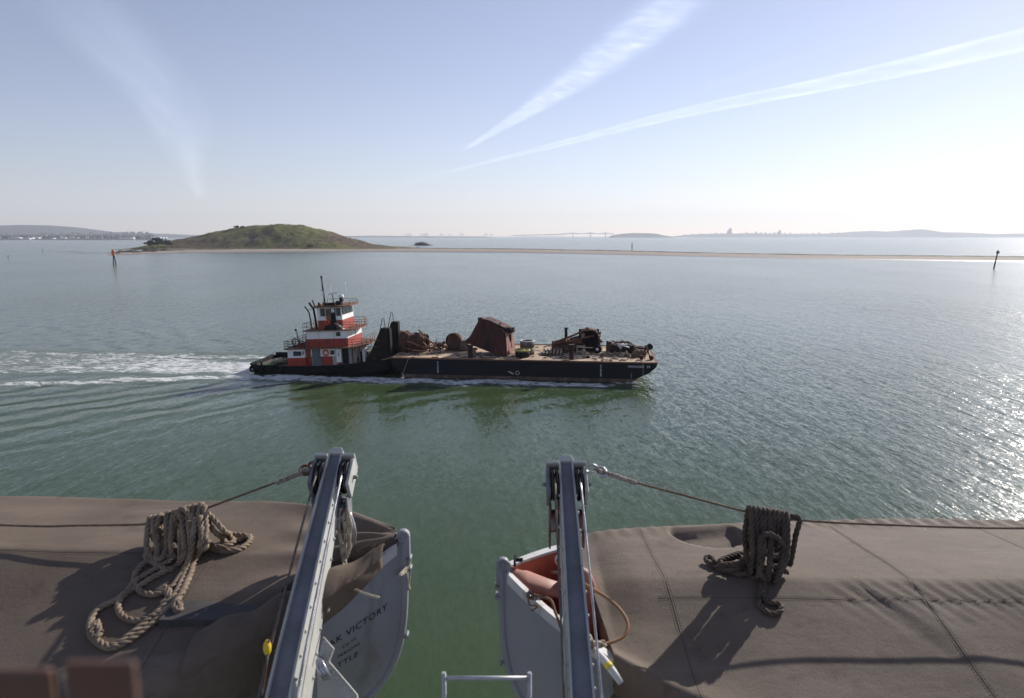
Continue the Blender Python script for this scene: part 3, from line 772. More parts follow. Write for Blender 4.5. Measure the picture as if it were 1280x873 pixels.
rail('railing', [(8.3, .6, 3.26), (5.4, .6, 3.26), (5.4, BM-.6, 3.26), (8.3, BM-.6, 3.26)], 1.0, .04, 3, M_blk)
rail('railing', [(14.4, .55, 3.26), (15.2, .55, 3.26), (16.3, 1.5, 3.26), (16.6, 4.3, 3.26), (16.3, BM-1.5, 3.26)], 1.05, .04, 3)
rail('railing', [(13.0, 1.1, 5.62), (14.95, 1.1, 5.62), (15.5, 2.1, 5.62), (15.5, BM-2.1, 5.62), (14.9, BM-1.1, 5.62), (13, BM-1.1, 5.62)], 1.05, .035, 3)
rail('railing', [(9.9, 1.1, 5.62), (8.1, 1.1, 5.62), (8.1, BM-1.1, 5.62)], 1.0, .03, 2)
rail('railing', [(14.5, 2.7, 8.94), (14.5, BM-2.7, 8.94), (13.9, BM-1.6, 8.94), (9.6, BM-1.6, 8.94)], .55, .035, 1, None, 1.6)
# aft boat deck: crane arm, hose reel, lockers
b = MB(); b.ring((6.6, 1.6, 4.0), (0.1, 1, 0), .48, .07, 20, 6); b.cyl((6.6, 1.6, 3.26), (6.6, 1.6, 4.0), .06, .06, 6); b.build('hose_reel', M_blk, tug)
b = MB(); b.tube([(6.7, 2.4, 3.26), (6.6, 2.4, 5.2), (6.45, 2.4, 5.55)], .07, 6); b.blob((6.45, 2.4, 5.65), .17, 3, .1, 6); b.build('deck_lamp', M_blk, tug)
part('locker', M_red, (7.3, 1.6, 3.262), (8.3, 3.2, 3.9)); part('locker', M_wht, (6.9, 4.5, 3.262), (8.0, 6.2, 4.2))
b = MB(); b.tube([(7.4, 1.2, 3.26), (7.5, 1.2, 4.6)], .06, 6); b.box((7.3, 1.1, 4.1), (7.9, 1.3, 4.2)); b.build('davit_post', M_blk, tug)
# funnels
for u, v, r, top in ((8.75, 2.7, .09, (7.95, 2.7, 8.9)), (9.2, 3.3, .15, (8.35, 3.3, 9.35))):
    b = MB(); zc = 8.0 if r < .1 else 8.45
    b.tube([(u, v, 5.6), (u-.1, v, 6.8), (u-.22, v, zc-.15), (u-.3, v, zc+.1), top], r, 10); b.build('exhaust_pipe', M_blk, tug)
b = MB(); b.tube([(8.2, 3.0, 8.35), (10.4, 3.0, 8.75)], .03, 5); b.build('stay_rod', M_blk, tug)
# roof gear
b = MB(); b.tube([(10.55, 3.6, 8.9), (10.45, 3.6, 11.2), (10.38, 3.6, 12.9)], lambda t: lerp(.15, .085, t), 8); b.box((10.2, 3.45, 11.0), (10.55, 3.75, 11.1)); b.box((10.28, 3.5, 12.7), (10.5, 3.7, 13.05))
b.build('mast', M_blk, tug)
b = MB(); b.cyl((11.9, 3.4, 8.94), (11.9, 3.4, 10.35), .07, .07, 8); b.build('radar_post', M_blk, tug)
b = MB(); b.cbox((11.9, 3.4, 10.55), (1.25, .22, .2), Matrix.Rotation(-.18, 3, 'Y') @ Matrix.Rotation(.35, 3, 'Z')); b.cyl((11.9, 3.4, 10.3), (11.9, 3.4, 10.5), .2, .14, 10); b.build('radar_scanner', M_wht, tug)
b = MB(); b.blob((12.9, 4.0, 10.0), .36, 1, 0.05, 8, smooth=True); b.cyl((12.9, 4.0, 9.4), (12.9, 4.0, 9.9), .2, .2, 8); b.build('antenna_dome', M_wht, tug)
part('equipment_box', M_blk, (11.2, 2.3, 8.945), (12.3, 3.0, 9.3)); part('equipment_box', M_blk, (12.5, 2.6, 8.945), (13.3, 3.3, 9.5))
b = MB(); b.cyl((13.45, 2.6, 8.94), (13.45, 2.6, 9.5), .06, .06, 6); b.cyl((13.2, 2.6, 9.68), (13.65, 2.6, 9.72), .26, .30, 12); b.build('searchlight', M_blk, tug)
b = MB(); b.tube([(9.75, 1.9, 8.94), (9.5, 1.9, 9.8)], .1, 6); b.tube([(9.55, 2.4, 8.94), (9.3, 2.4, 9.5)], .06, 6); b.build('horn', M_blk, tug)
b = MB(); b.blob((10.9, 2.6, 9.2), .3, 5, .4, 6); b.blob((10.2, 2.4, 9.15), .25, 6, .4, 6); b.build('roof_gear', M_rust, tug)
for x, y, h in ((11.2, 4.6, 2.6), (13.3, 4.9, 3.2), (10.9, 2.4, 2.2)):
    b = MB(); b.tube([(x, y, 8.9), (x, y, 8.9+h)], .025, 5); b.build('whip_aerial', M_wht, tug)
# push knees
M_knee = mat('knee_rubber', (0.020, 0.015, 0.013), 0.8, 0, 0.3, 0.8, (0.085, 0.045, 0.03), (0.56, 0.66))
for y0 in (1.35, 5.6):
    b = MB(); zt = 5.65 if y0 < 3 else 6.0
    k = b
    b.prism([(16.9, .9), (19.95, .9), (20.0, zt), (19.15, zt), (16.9, 1.3)] if y0 < 3 else [(17.6, .9), (20.15, .9), (20.2, zt), (19.4, zt), (18.4, 3.6), (17.6, 1.3)], lambda a, c, d: (a, d, c), y0, y0+1.15)
    kn = b.build('push_knee', M_knee, tug, bevel=.04)
    f = MB(); f.box((20.02 if y0 < 3 else 20.22, y0+.1, 1.0), (20.35, y0+1.05, zt-.05)); f.build('knee_fender', M_rubber, kn)
    f = MB(); f.tube([(18.7, y0+.5, zt-1.0), (19.35, y0+.5, zt+1.35), (19.55, y0+.5, zt+1.4), (19.62, y0+.5, zt)], .05, 6); f.build('hand_hoop', M_blk, kn)
b = MB(); b.box((15.0, 2.2, 1.0), (17.0, 6.4, 1.5)); b.cyl((15.8, 2.6, 1.9), (15.8, 6.0, 1.9), .45, .45, 14); b.build('deck_winch', M_blk, tug)
b = MB(); b.tube([(16.6, .9, 3.3), (19.0, 1.0, 3.1)], .05, 5); b.tube([(16.6, .9, 4.3), (19.0, 1.2, 4.0)], .04, 5); b.tube([(17.8, .95, 3.2), (17.8, .95, 4.2)], .04, 5); b.build('gangway_rail', M_rust, tug)
b = MB()
for s in range(3): b.tube(catmull([(8.0+s*2.2, 1.2, 3.4), (8.1+s*2.2, 1.18, 5.5)], .5), .02, 4)
b.build('pipe_run', M_rust, tug)

# ------------------------------------------------------------------ barge
M_bhull = mat('navy_hull_paint', (0.009, 0.010, 0.016), 0.45, 0, 0.3, 0.3, (0.045, 0.03, 0.025), (0.64, 0.75))
M_boot = mat('rusty_waterline', (0.075, 0.045, 0.035), 0.7, 0, 0.3, 0.6, (0.14, 0.10, 0.08), (0.5, 0.62))
M_bdeck = mat('barge_deck', (0.46, 0.34, 0.23), 0.9, 0, 0.25, 0.35, (0.17, 0.095, 0.05), (0.50, 0.60))
M_bstain = mat('scrap_steel', (0.088, 0.042, 0.029), 0.9, 0, 0.4, 0.6, (0.25, 0.14, 0.09), (0.52, 0.64), bump=0.12)
M_redrust = mat('red_rusted_steel', (0.075, 0.022, 0.016), 0.8, 0, 0.35, 0.45, (0.028, 0.015, 0.013), (0.46, 0.60), bump=0.1)
M_pink = mat('faded_sunlit_red_steel', (0.30, 0.135, 0.10), 0.8, 0, 0.25, 0.6, (0.16, 0.06, 0.04), (0.52, 0.64))  # also carries the bucket's sunlit end face, painted paler
cu, su = cos(HEAD), sin(HEAD)
def wl(u, v, z=0): return Vector((OX+u*cu+v*su, OY-u*su+v*cu, z))
BU = 20.55
barge = empty('cargo_barge', wl(BU, 0), (0, 0, -HEAD), 'long dark navy deck barge with tan deck, pushed by the tug', 'barge')
DZ = 2.68; BV = 13.2
prof = [(0, DZ), (0.05, 2.1), (0.9, 1.1), (3.0, -.6), (31.0, -.6), (32.6, .25), (34.7, 1.25), (35.5, 1.95), (35.75, 2.3), (35.75, DZ)]
b = MB(); b.prism(prof, lambda a, c, d: (a, d, c), 0, BV); b.build('hull', M_bhull, barge)
b = MB(); b.box((.15, .25, DZ+.004), (35.6, BV-.25, DZ+.03)); b.build('deck_plating', M_bdeck, barge)
b = MB()
b.box((0, -.06, DZ-.12), (35.7, .14, DZ+.05)); b.box((0, BV-.14, DZ-.1), (35.7, BV+.06, DZ+.12)); b.box((35.55, .1, DZ-.1), (35.85, BV-.1, DZ+.04))
b.build('deck_edge', M_rust, barge)
b = MB(); b.prism([(2.0, -.5), (31.6, -.5), (33.3, .46), (1.75, .46)], lambda a, c, d: (a, d, c), -.015, .01); b.build('boot_stripe', M_boot, barge)
b = MB()
for z in (1.25, 1.9): b.box((1.2, -.035, z), (34.2, -.001, z+.05))
for u in range(3, 34, 5): b.box((u, -.03, .5), (u+.05, -.002, 2.5))
b.build('hull_seams', M_bhull, barge)
def text_mesh(body, size, name, material, parent=None, fn=None, sub=0, space=1.0):
    cu_ = bpy.data.curves.new('lettering', 'FONT'); cu_.body = body; cu_.size = size; cu_.space_character = space
    cu_.resolution_u = 3
    o = bpy.data.objects.new('lettering', cu_); link(o)
    dg = bpy.context.evaluated_depsgraph_get(); me = bpy.data.meshes.new_from_object(o.evaluated_get(dg))
    bpy.data.objects.remove(o)
    if sub:
        import bmesh
        bm = bmesh.new(); bm.from_mesh(me)
        for _ in range(sub):
            es = [e for e in bm.edges if e.calc_length() > size*0.12]
            if es: bmesh.ops.subdivide_edges(bm, edges=es, cuts=1)
        bmesh.ops.triangulate(bm, faces=bm.faces[:])
        bm.to_mesh(me); bm.free()
    if fn:
        for v in me.vertices: v.co = fn(v.co.x, v.co.y)
    me.materials.clear(); me.materials.append(material); me.name = name
    r = bpy.data.objects.new(name, me); link(r)
    if parent: r.parent = parent
    return r
M_letter = mat('white_lettering', (0.8, 0.8, 0.78), 0.7, 0, 0.2, 4)
text_mesh('MANSON  20', .44, 'name_lettering', M_letter, barge, lambda x, y: (32.0+x*1.0, -.012, 1.98+y), 0, 1.15)
for u0 in (6.5, 28.4):
    b = MB()
    for k in range(6): b.box((u0, -.012, .75+.27*k), (u0+.16, -.004, .88+.27*k))
    b.build('draft_marks', M_letter, barge)
b = MB()      # swoosh and ring emblem
b.prism([(16.05, 1.12), (16.35, 1.16), (16.75, .98), (16.98, .72), (16.6, .80), (16.35, .98)], lambda a, c, d: (a, d, c), -.014, -.006)
b.ring((17.42, -.006, .93), (0, 1, 0), .24, .055, 18, 5); b.build('hull_emblem', mat('faded_lettering', (0.34, 0.34, 0.34), 0.7), barge)
for u, z0, z1 in ((32.4, .55, 1.25), (33.9, .9, 2.55)):
    part('scrape_mark', mat('scraped_paint', (0.16, 0.15, 0.14), 0.7), (u, -.008, z0), (u+.14, -.003, z1), barge)
b = MB(); b.tube(catmull([(-3.6, .6, 1.9), (-1.2, .2, 2.3), (.4, .1, 2.75)], .3), .06, 6)
tag(b.build('push_line', mat('tan_rope', (0.30, 0.22, 0.13), 0.9), loc=wl(BU, 0)), 'tan tow line stretched between tug bow and barge stern', 'rope'); bpy.data.objects['push_line'].rotation_euler = (0, 0, -HEAD)
b = MB(); b.tube(catmull([(8.9*.38, .3, 2.75), (2.6, -.1, 2.6), (1.7, -.12, .4)], .3), .05, 6); o = b.build('hanging_line', bpy.data.materials['tan_rope'], loc=wl(BU, 0)); o.rotation_euler = (0, 0, -HEAD)
tag(o, 'tan line hanging slantwise over the near side of the barge stern', 'rope')
for u, v in ((31.0, BV-.9), (32.6, BV-.9)):
    o = MB().cyl((0, 0, 0), (0, 0, .75), .2, .2, 10).cyl((0, 0, .7), (0, 0, .82), .28, .28, 10).build('bollard', M_blk, barge, loc=(u, v, DZ+.03))
o = MB().cyl((-.3, 0, .25), (.3, 0, .25), .2, .2, 10).box((-.25, -.15, 0), (.25, .15, .1)).build('fairlead', M_blk, barge, loc=(33.3, BV-1.1, DZ+.03))

# cargo on the barge: each lump of scrap is a thing of its own
def cargo(name, px, py, label, cat, group=None, rz=0.0):
    p = atz(px, py, DZ+.03)
    return empty(name, p, (0, 0, -HEAD+rz), label, cat, group)
def plates(b, n, area, size, seed, tilt=0.9):
    rnd = random.Random(seed)
    for k in range(n):
        c = [rnd.uniform(*area[i]) for i in range(3)]
        R = Matrix.Rotation(rnd.uniform(0, 6.28), 3, 'Z') @ Matrix.Rotation(rnd.uniform(-tilt, tilt), 3, 'X') @ Matrix.Rotation(rnd.uniform(-tilt, tilt), 3, 'Y')
        b.cbox(c, (rnd.uniform(*size), rnd.uniform(.12, .4), rnd.uniform(.03, .1)), R, m=rnd.randrange(2))
    return b
# 1 crumpled boiler
t = cargo('crumpled_boiler', 518, 441, 'crumpled rusty boiler split open, lying nearest the tug', 'scrap metal')
b = MB()
def crum(s, q):
    a = lerp(-.35, 1.75, q)*pi; x = lerp(-2.2, 1.6, s); r = 1.55*(1-.28*s)*(1+.22*nz(x*.9, a*.9, 3, 3))
    return (x, r*cos(a)+1.2, max(.05, 1.35+r*sin(a)*.98+.12*nz(x*3, a*3, 1)))
b.grid(crum, 18, 22, False); b.build('shell', M_bstain, t).modifiers.new('thick', 'SOLIDIFY').thickness = .08
b = MB(); b.tube([(-2.1, .6, 1.4), (-.6, -.4, 1.6), (1.2, -.3, .9), (3.4, .3, .5)], .14, 6); b.tube([(.4, 1.2, 3.1), (1.6, .9, 1.9), (3.0, .6, 1.0)], .13, 6); b.tube([(-1.6, -.2, .8), (0, -.5, .4), (1.9, -.4, .35)], .12, 6); b.build('bent_pipes', M_pink, t)
plates(MB(), 26, ((-1.9, 3.4), (-.5, 1.6), (.1, 1.2)), (.6, 1.9), 3).build('torn_plates', [M_bstain, M_rust], t)
t = cargo('scrap_heap', 556, 437, 'low heap of bent rusty bars between the boiler and the round drum', 'scrap metal')
plates(MB(), 26, ((-1.6, 1.4), (-.6, .9), (.05, .8)), (.5, 1.6), 8).build('bars', [M_bstain, M_rust], t)
b = MB(); b.ring((-.6, -.5, .5), (.3, 1, .2), .42, .07, 14, 6); b.ring((.9, -.7, .35), (-.3, 1, .4), .3, .06, 14, 6); b.build('hoops', M_bstain, t)
# 2 winch drum
t = cargo('winch_drum', 568, 438.5, 'upright round rusty winch drum with a pale box beside it, next to the great bucket', 'winch')
b = MB(); b.cyl((-.2, 0, 1.35), (.1, 1.0, 1.35), 1.15, 1.15, 22); b.ring((-.2, -.02, 1.35), (.3, 1, 0), 1.1, .1, 22, 6); b.build('drum', M_bstain, t)
b = MB(); b.box((.75, -.1, .2), (2.1, 1.2, 1.5)); b.box((.85, -.14, .5), (1.9, -.1, 1.3)); b.build('gear_box', mat('dusty_grey_steel', (0.20, 0.16, 0.13), 0.9, 0, 0.3, 1), t)
b = MB(); b.box((-1.3, -.5, 0), (3.2, -.25, .2)); b.box((-1.3, 1.0, 0), (3.2, 1.25, .2)); b.box((-1.2, -.5, .45), (3.3, -.36, .56)); b.build('skid', M_bstain, t)
# 3 great clamshell bucket
t = cargo('clamshell_bucket', 612, 443, 'huge dark red rusted clamshell bucket, biggest load on the barge', 'bucket', None, -0.20)
W0, W1 = -1.4, 3.0
b = MB()
front = [(-3.45, 1.75), (-2.6, 2.5), (-1.35, 4.9), (-.8, 4.95), (1.1, 4.2), (2.30, 3.6), (2.85, .5), (2.5, .05), (.2, .6), (-1.9, 1.25)]
V = []; n = len(front)
back = [(x, z+.1) for x, z in front]
for i, (x, z) in enumerate(front):
    V.append((x, W0+.9*(z/4.9), z))
for i, (x, z) in enumerate(back):
    V.append((x, W1, z*.97))
F = [list(range(n))[::-1]]+[(i, (i+1) % n, n+(i+1) % n, n+i) for i in range(n)]+[list(range(n, 2*n))]
b.add(V, F)
b.build('bucket_shell', M_redrust, t, bevel=.05)
b = MB()
b.prism([(W0+.1, .25), (W1-.9, .3), (W1-.4, 2.2), (W1-1.6, 3.45), (W0+.75, 3.2)], lambda a, c, d: (d+.60*(1-c/4), a, c), 2.37, 2.50); b.build('end_plate', M_pink, t, bevel=.04)  # sunlight on this face is put into the paler red
b = MB(); b.box((2.6, .6, 1.9), (2.95, 1.15, 2.9)); b.cyl((2.2, .2, 3.4), (3.05, .6, 3.45), .5, .45, 14); b.cyl((2.2, 2.0, 3.3), (3.0, 2.0, 3.3), .38, .38, 12); b.build('hinge_lug', M_redrust, t, bevel=.05)
b = MB(); b.prism([(.75, .9), (1.15, .9), (1.15, 2.3), (.75, 2.3)], lambda a, c, d: (d+.60*(1-c/4), a, c), 2.515, 2.53); b.build('slot', M_blk, t)
b = MB()
for k in range(5):
    x = lerp(-2.0, 1.6, k/4); b.prism([(x, 1.25-.12*k), (x+.12, 1.25-.12*k), (x+.72, 4.1-.12*k), (x+.58, 4.1-.12*k)], lambda a, c, d: (a, d+.9*(c/4.9), c), W0-.07, W0+.03)
b.tube([(-1.3, -.4, 4.85), (0, -.35, 4.75), (1.2, -.4, 4.25), (2.5, -.3, 3.75)], .16, 7); b.build('ribs', M_redrust, t)
plates(MB(), 12, ((-1.4, 1.2), (-.2, 2.4), (4.2, 4.7)), (.5, 1.4), 12, .4).build('torn_top', [M_bstain, M_redrust], t)
b = MB(); b.box((-1.5, -.55, 4.6), (-.9, .1, 5.15)); b.build('corner_block', M_redrust, t)
plates(MB(), 16, ((-3.0, 1.6), (-1.6, -.7), (.05, .5)), (.3, 1.0), 13).build('rubble', [mat('grey_rubble', (0.12, 0.12, 0.13), 0.9), M_bstain], t)
# 4 tubs
t = cargo('steel_tub', 659, 443, 'tall dark round tub open at the top, right behind the yellow rimmed tub', 'tub')
b = MB(); b.lathe([(0.0, .02), (1.0, .02), (1.02, 1.0), (.92, 1.0), (.92, 1.08), (1.0, 1.1), (1.0, 1.9), (.86, 1.9), (.84, 1.5), (0, 1.5)], n=22); b.build('tub_body', mat('stained_tub', (0.10, 0.085, 0.08), 0.8, 0, 0.4, 1.2, (0.3, 0.26, 0.2), (0.55, 0.65)), t)
b = MB(); b.ring((0, 0, 1.9), (0, 0, 1), .95, .08, 22, 6); b.build('rim', M_wht, t)
t = cargo('rope_tub', 653, 446.3, 'low black round tub with a yellow green rim, in front of the taller tub', 'tub')
b = MB(); b.lathe([(0, .02), (.95, .02), (1.05, .95), (.9, .95), (.9, .7), (0, .7)], n=22); b.build('tub_body', M_blk, t)
b = MB(); b.ring((0, 0, .95), (0, 0, 1), 1.0, .13, 22, 6); b.build('rim', mat('yellow_rim', (0.40, 0.36, 0.13), 0.9, 0, 0.3, 2), t)
b = MB()
for k in range(4): b.ring((0, 0, .8+.06*k), (0, 0, 1), .75-.17*k, .08, 16, 6)
b.build('coiled_rope', mat('yellow_rope', (0.34, 0.31, 0.12), 0.9), t)
# 5 posts
for px, py, h, lab in ((588, 447.6, 1.75, 'short rusty square post at the near deck edge below the great bucket'), (714.3, 449.3, 2.0, 'short rusty square post at the near deck edge in front of the burnt cab')):
    t = cargo('deck_post', px, py, lab, 'post', 'rusty posts along the near edge of the barge')
    MB().box((-.3, -.25, 0), (.3, .25, h)).build('shaft', M_redrust, t, bevel=.03); MB().box((-.36, -.3, h-.22), (.36, .3, h+.002)).build('cap', M_redrust, t)
t = cargo('spud_post', 707.5, 428.5, 'black pipe post standing behind the long burnt wreck', 'post'); MB().cyl((0, 0, 0), (0, 0, 2.3), .24, .24, 12).build('pipe', M_blk, t); MB().cyl((0, 0, 2.1), (0, 0, 2.35), .32, .32, 12).build('cap', M_blk, t)
# 6 pallet
t = cargo('timber_grating', 690.5, 443.5, 'flat slatted timber grating lying on the deck left of the burnt wreck', 'grating')
b = MB()
for k in range(6): b.cbox((-1.2+.48*k, .2, .42), (.26, 2.3, .1), Matrix.Rotation(.15, 3, 'X'))
b.build('slats', mat('grey_timber', (0.30, 0.24, 0.18), 0.9, 0, 0.2, 2), t)
b = MB()
for y in (-.9, .2, 1.3): b.box((-1.45, y, 0), (1.5, y+.16, .36))
b.build('bearers', mat('dark_timber', (0.06, 0.04, 0.03), 0.9), t)
# 7 burnt cab wreck
t = cargo('burnt_excavator', 722, 441, 'long burnt out excavator wreck with an open round cab at its right end', 'wreck')
b = MB()
def cab(s, q):      # arched shell, open towards the ship
    a = lerp(-.12, 1.10, q)*pi; y = lerp(-.25, 2.3, s)+.10*nz(q*9, 2, 1)*(s < .1)
    r = 1+.05*nz(y*1.5, a*2.5, 4, 3)
    ca, sa = cos(a), sin(a)
    return (1.55+1.62*r*(abs(ca)**.75)*(1 if ca > 0 else -1), y, max(.25, 1.35+1.95*r*(abs(sa)**.8)*(1 if sa > 0 else -.6)-.22*(a > pi*.6)*(a/pi-.6)*4))
b.grid(cab, 12, 30, False); b.build('cab_shell', M_bstain, t).modifiers.new('thick', 'SOLIDIFY').thickness = .14
b = MB(); b.grid(lambda s, q: (lerp(.1, 3.0, s), 2.25+.05*nz(s*5, q*5, 1), lerp(.4, 3.1, q)), 8, 8, False); b.build('cab_shade_sheet', M_blk, t)  # black sheet paints in the shade inside the open cab
b = MB()
def body(s, q):
    x = lerp(-3.7, .1, s); a = lerp(-.1, 1.1, q)*pi; h = lerp(.75, 1.5, s)*(1+.2*nz(x*1.3, a, 6, 3)); return (x, 1.1+1.1*cos(a), max(.12, .5+h*sin(a)*1.15))
b.grid(body, 14, 14, False); b.build('body_shell', M_bstain, t)
b = MB(); b.tube([(-3.0, .2, 1.5), (-1.4, .1, 2.1), (.3, 0, 2.9), (1.3, .2, 3.35), (2.6, .5, 3.1)], .14, 6); b.tube([(-3.4, -.1, 1.2), (-1.0, -.2, 1.6), (.9, -.3, 2.2), (2.3, -.2, 2.5)], .11, 6); b.tube([(-2.4, .9, 1.7), (0.2, .8, 2.7)], .1, 6); b.box((1.1, .2, 3.3), (1.45, .6, 3.6)); b.build('bent_pipes', M_rust, t)
plates(MB(), 34, ((-3.5, 1.0), (-.4, .8), (.1, 1.7)), (.5, 1.7), 21).build('torn_plates', [M_bstain, M_rust], t)
plates(MB(), 22, ((2.75, 3.3), (-.35, .2), (.6, 3.0)), (.2, .5), 22).build('ragged_edge', [M_bstain, M_rust], t)
b = MB(); b.box((.45, 2.0, 1.75), (.95, 2.1, 2.5)); b.build('bright_hole_panel', M_wht, t)  # white panel stands for a bright hole through the wreck
b = MB(); b.box((-.6, -.3, .35), (3.0, -.1, .75)); b.box((-3.2, .2, .2), (3.0, 1.8, .45)); b.build('chassis', M_blk, t)
b = MB(); b.ring((2.75, -.55, .62), (0.1, 1, 0), .42, .2, 18, 8); w = b.build('wheel', M_rubber, t); MB().cyl((2.75, -.62, .62), (2.75, -.48, .62), .2, .2, 10).build('rim', M_wht, w)
t = cargo('crate_frame', 725.5, 443.5, 'small pale open box frame standing in front of the burnt cab', 'crate')
b = MB()
for x in (-.55, .5):
    for y in (0, .8): b.box((x, y, 0), (x+.1, y+.1, 1.15))
for z in (.35, 1.05):
    b.box((-.55, -.02, z), (.6, .0, z+.12)); b.box((-.55, .88, z), (.6, .9, z+.12))
b.build('frame', mat('pale_crate_wood', (0.38, 0.30, 0.22), 0.9), t); MB().box((-.44, .02, .02), (.48, .8, .55)).build('contents', mat('grey_contents', (0.10, 0.10, 0.10), 0.9), t)
t = cargo('canvas_bundle', 732, 447.3, 'small tan slumped bundle on the near edge right of the box frame', 'bundle')
b = MB(); b.blob((0, 0, .3), .5, 4, .5, 8, sq=(1.1, .8, .8)); b.blob((-.35, 0, .8), .35, 8, .5, 8, sq=(.9, .8, 1)); b.build('cloth', M_net, t); MB().cyl((.0, -.3, .12), (.6, -.2, .15), .16, .16, 8).build('dark_end', M_blk, t)
# 8 scrap on the fore deck
t = cargo('scrap_skip', 764, 442.5, 'dark upright scrap box at the left of the fore deck pile', 'scrap box'); MB().box((-.7, 0, 0), (.9, 1.4, 1.35)).build('box_body', M_bstain, t, bevel=.05); plates(MB(), 10, ((-.6, .8), (.1, 1.2), (1.3, 1.6)), (.3, .9), 31).build('scrap', [M_bstain, M_rust], t)
t = cargo('engine_block', 780, 442.5, 'blackened engine lump in the middle of the fore deck pile', 'engine')
b = MB()
for k in range(12): b.cbox((random.uniform(-1.7, 1.4), random.uniform(-.2, 1.0), random.uniform(.2, .9)), (random.uniform(.4, 1.1), random.uniform(.3, .9), random.uniform(.3, .8)), Matrix.Rotation(random.uniform(-.6, .6), 3, 'Z') @ Matrix.Rotation(random.uniform(-.4, .4), 3, 'Y'))
b.build('block', M_blk, t); b = MB()
for k in range(8): b.cyl((random.uniform(-1.6, 1.2), random.uniform(-.3, .9), .9), (random.uniform(-1.6, 1.2), random.uniform(-.3, .9), 1.35), .09, .09, 6)
b.build('pipes', M_wht, t)
t = cargo('chain_heap', 772, 446, 'low heap of grey chain spread in front of the blackened engine', 'chain')
b = MB()
for k in range(46): b.ring((random.uniform(-2.2, 2.4), random.uniform(-.35, .35), random.uniform(.08, .42)), (random.uniform(-1, 1), random.uniform(-1, 1), random.uniform(-1, 1)), .2, .06, 10, 5)
b.build('links', mat('grey_chain', (0.17, 0.14, 0.12), 0.8), t)
t = cargo('net_pile', 798.5, 446, 'rounded brown pile of netting near the bow of the barge', 'net'); b = MB(); b.blob((0, 0, .3), .85, 11, .35, 9, sq=(1.15, .9, .75)); b.build('net', mat('brown_net', (0.15, 0.10, 0.06), 0.95, 0, 0.4, 3, bump=.05), t)
for k in range(1): MB().ring((0, -.1, .45), (.2, .3, 1), .6, .07, 16, 6).build('float_line', M_bstain, t)
t = cargo('wire_coil', 786, 437.5, 'pale tangled coil of wire behind the blackened engine', 'wire'); b = MB()
for k in range(9): b.ring((random.uniform(-.5, .5), random.uniform(-.4, .4), .2+.07*k), (random.uniform(-.3, .3), random.uniform(-.3, .3), 1), random.uniform(.7, 1.1), .05, 18, 5)
b.build('coil', mat('pale_wire', (0.34, 0.26, 0.19), 0.9), t)
t = cargo('dragged_beam', 799.5, 440, 'rusty beam lying near the bow with a dark drum on its end', 'beam'); MB().cbox((0, 0, .55), (3.0, .35, .3), Matrix.Rotation(.05, 3, 'Y')).build('beam', M_redrust, t); MB().cyl((1.45, -.1, .75), (1.45, .7, .75), .42, .42, 14).build('end_drum', M_blk, t); MB().box((-1.2, -.2, 0), (-.9, .3, .45)).box((1.0, -.2, 0), (1.3, .3, .4)).build('supports', M_bstain, t)
t = cargo('tripod_frame', 807, 450.3, 'rusty A shaped frame on the near edge by the bow', 'frame'); b = MB()
b.tube([(-.5, .1, 0), (0, .1, 2.0)], .08, 6); b.tube([(.7, .1, 0), (0, .1, 2.0)], .08, 6); b.tube([(0, 1.2, 0), (0, .1, 2.0)], .08, 6); b.build('legs', M_redrust, t); MB().cyl((-.55, -.1, .3), (-.55, .5, .3), .28, .28, 10).build('roller', M_redrust, t); MB().cyl((.75, -.1, .3), (.75, .5, .3), .3, .3, 10).build('roller', M_redrust, t)
t = cargo('brown_barrel', 781, 433, 'small brown mound with a black stub at the far side of the fore deck', 'scrap metal'); b = MB(); b.blob((0, 0, .3), .7, 17, .4, 8, sq=(1.4, 1, .7)); b.build('mound', M_bstain, t); plates(MB(), 8, ((-1.4, 1.2), (-.3, .4), (.3, .9)), (.3, .9), 44).build('stubs', [M_blk, M_bstain], t)

# small litter over the barge deck
b = MB(); rnd = random.Random(77)
for k in range(110):
    u = rnd.uniform(1, 34.5); v = rnd.choice((rnd.uniform(.5, 3.5), rnd.uniform(.5, 11.5)))
    c = Vector((u, v, DZ+.08)); R = Matrix.Rotation(rnd.uniform(0, 6.3), 3, 'Z') @ Matrix.Rotation(rnd.uniform(-.2, .2), 3, 'X')
    b.cbox(c, (rnd.uniform(.15, 1.1), rnd.uniform(.06, .3), rnd.uniform(.04, .14)), R, rnd.randrange(3))
o = b.build('deck_litter', [M_bstain, M_blk, M_net], None, loc=wl(BU, 0)); o.rotation_euler = (0, 0, -HEAD)
tag(o, 'small scraps of steel and timber littering the barge deck', 'scrap', None, 'stuff')
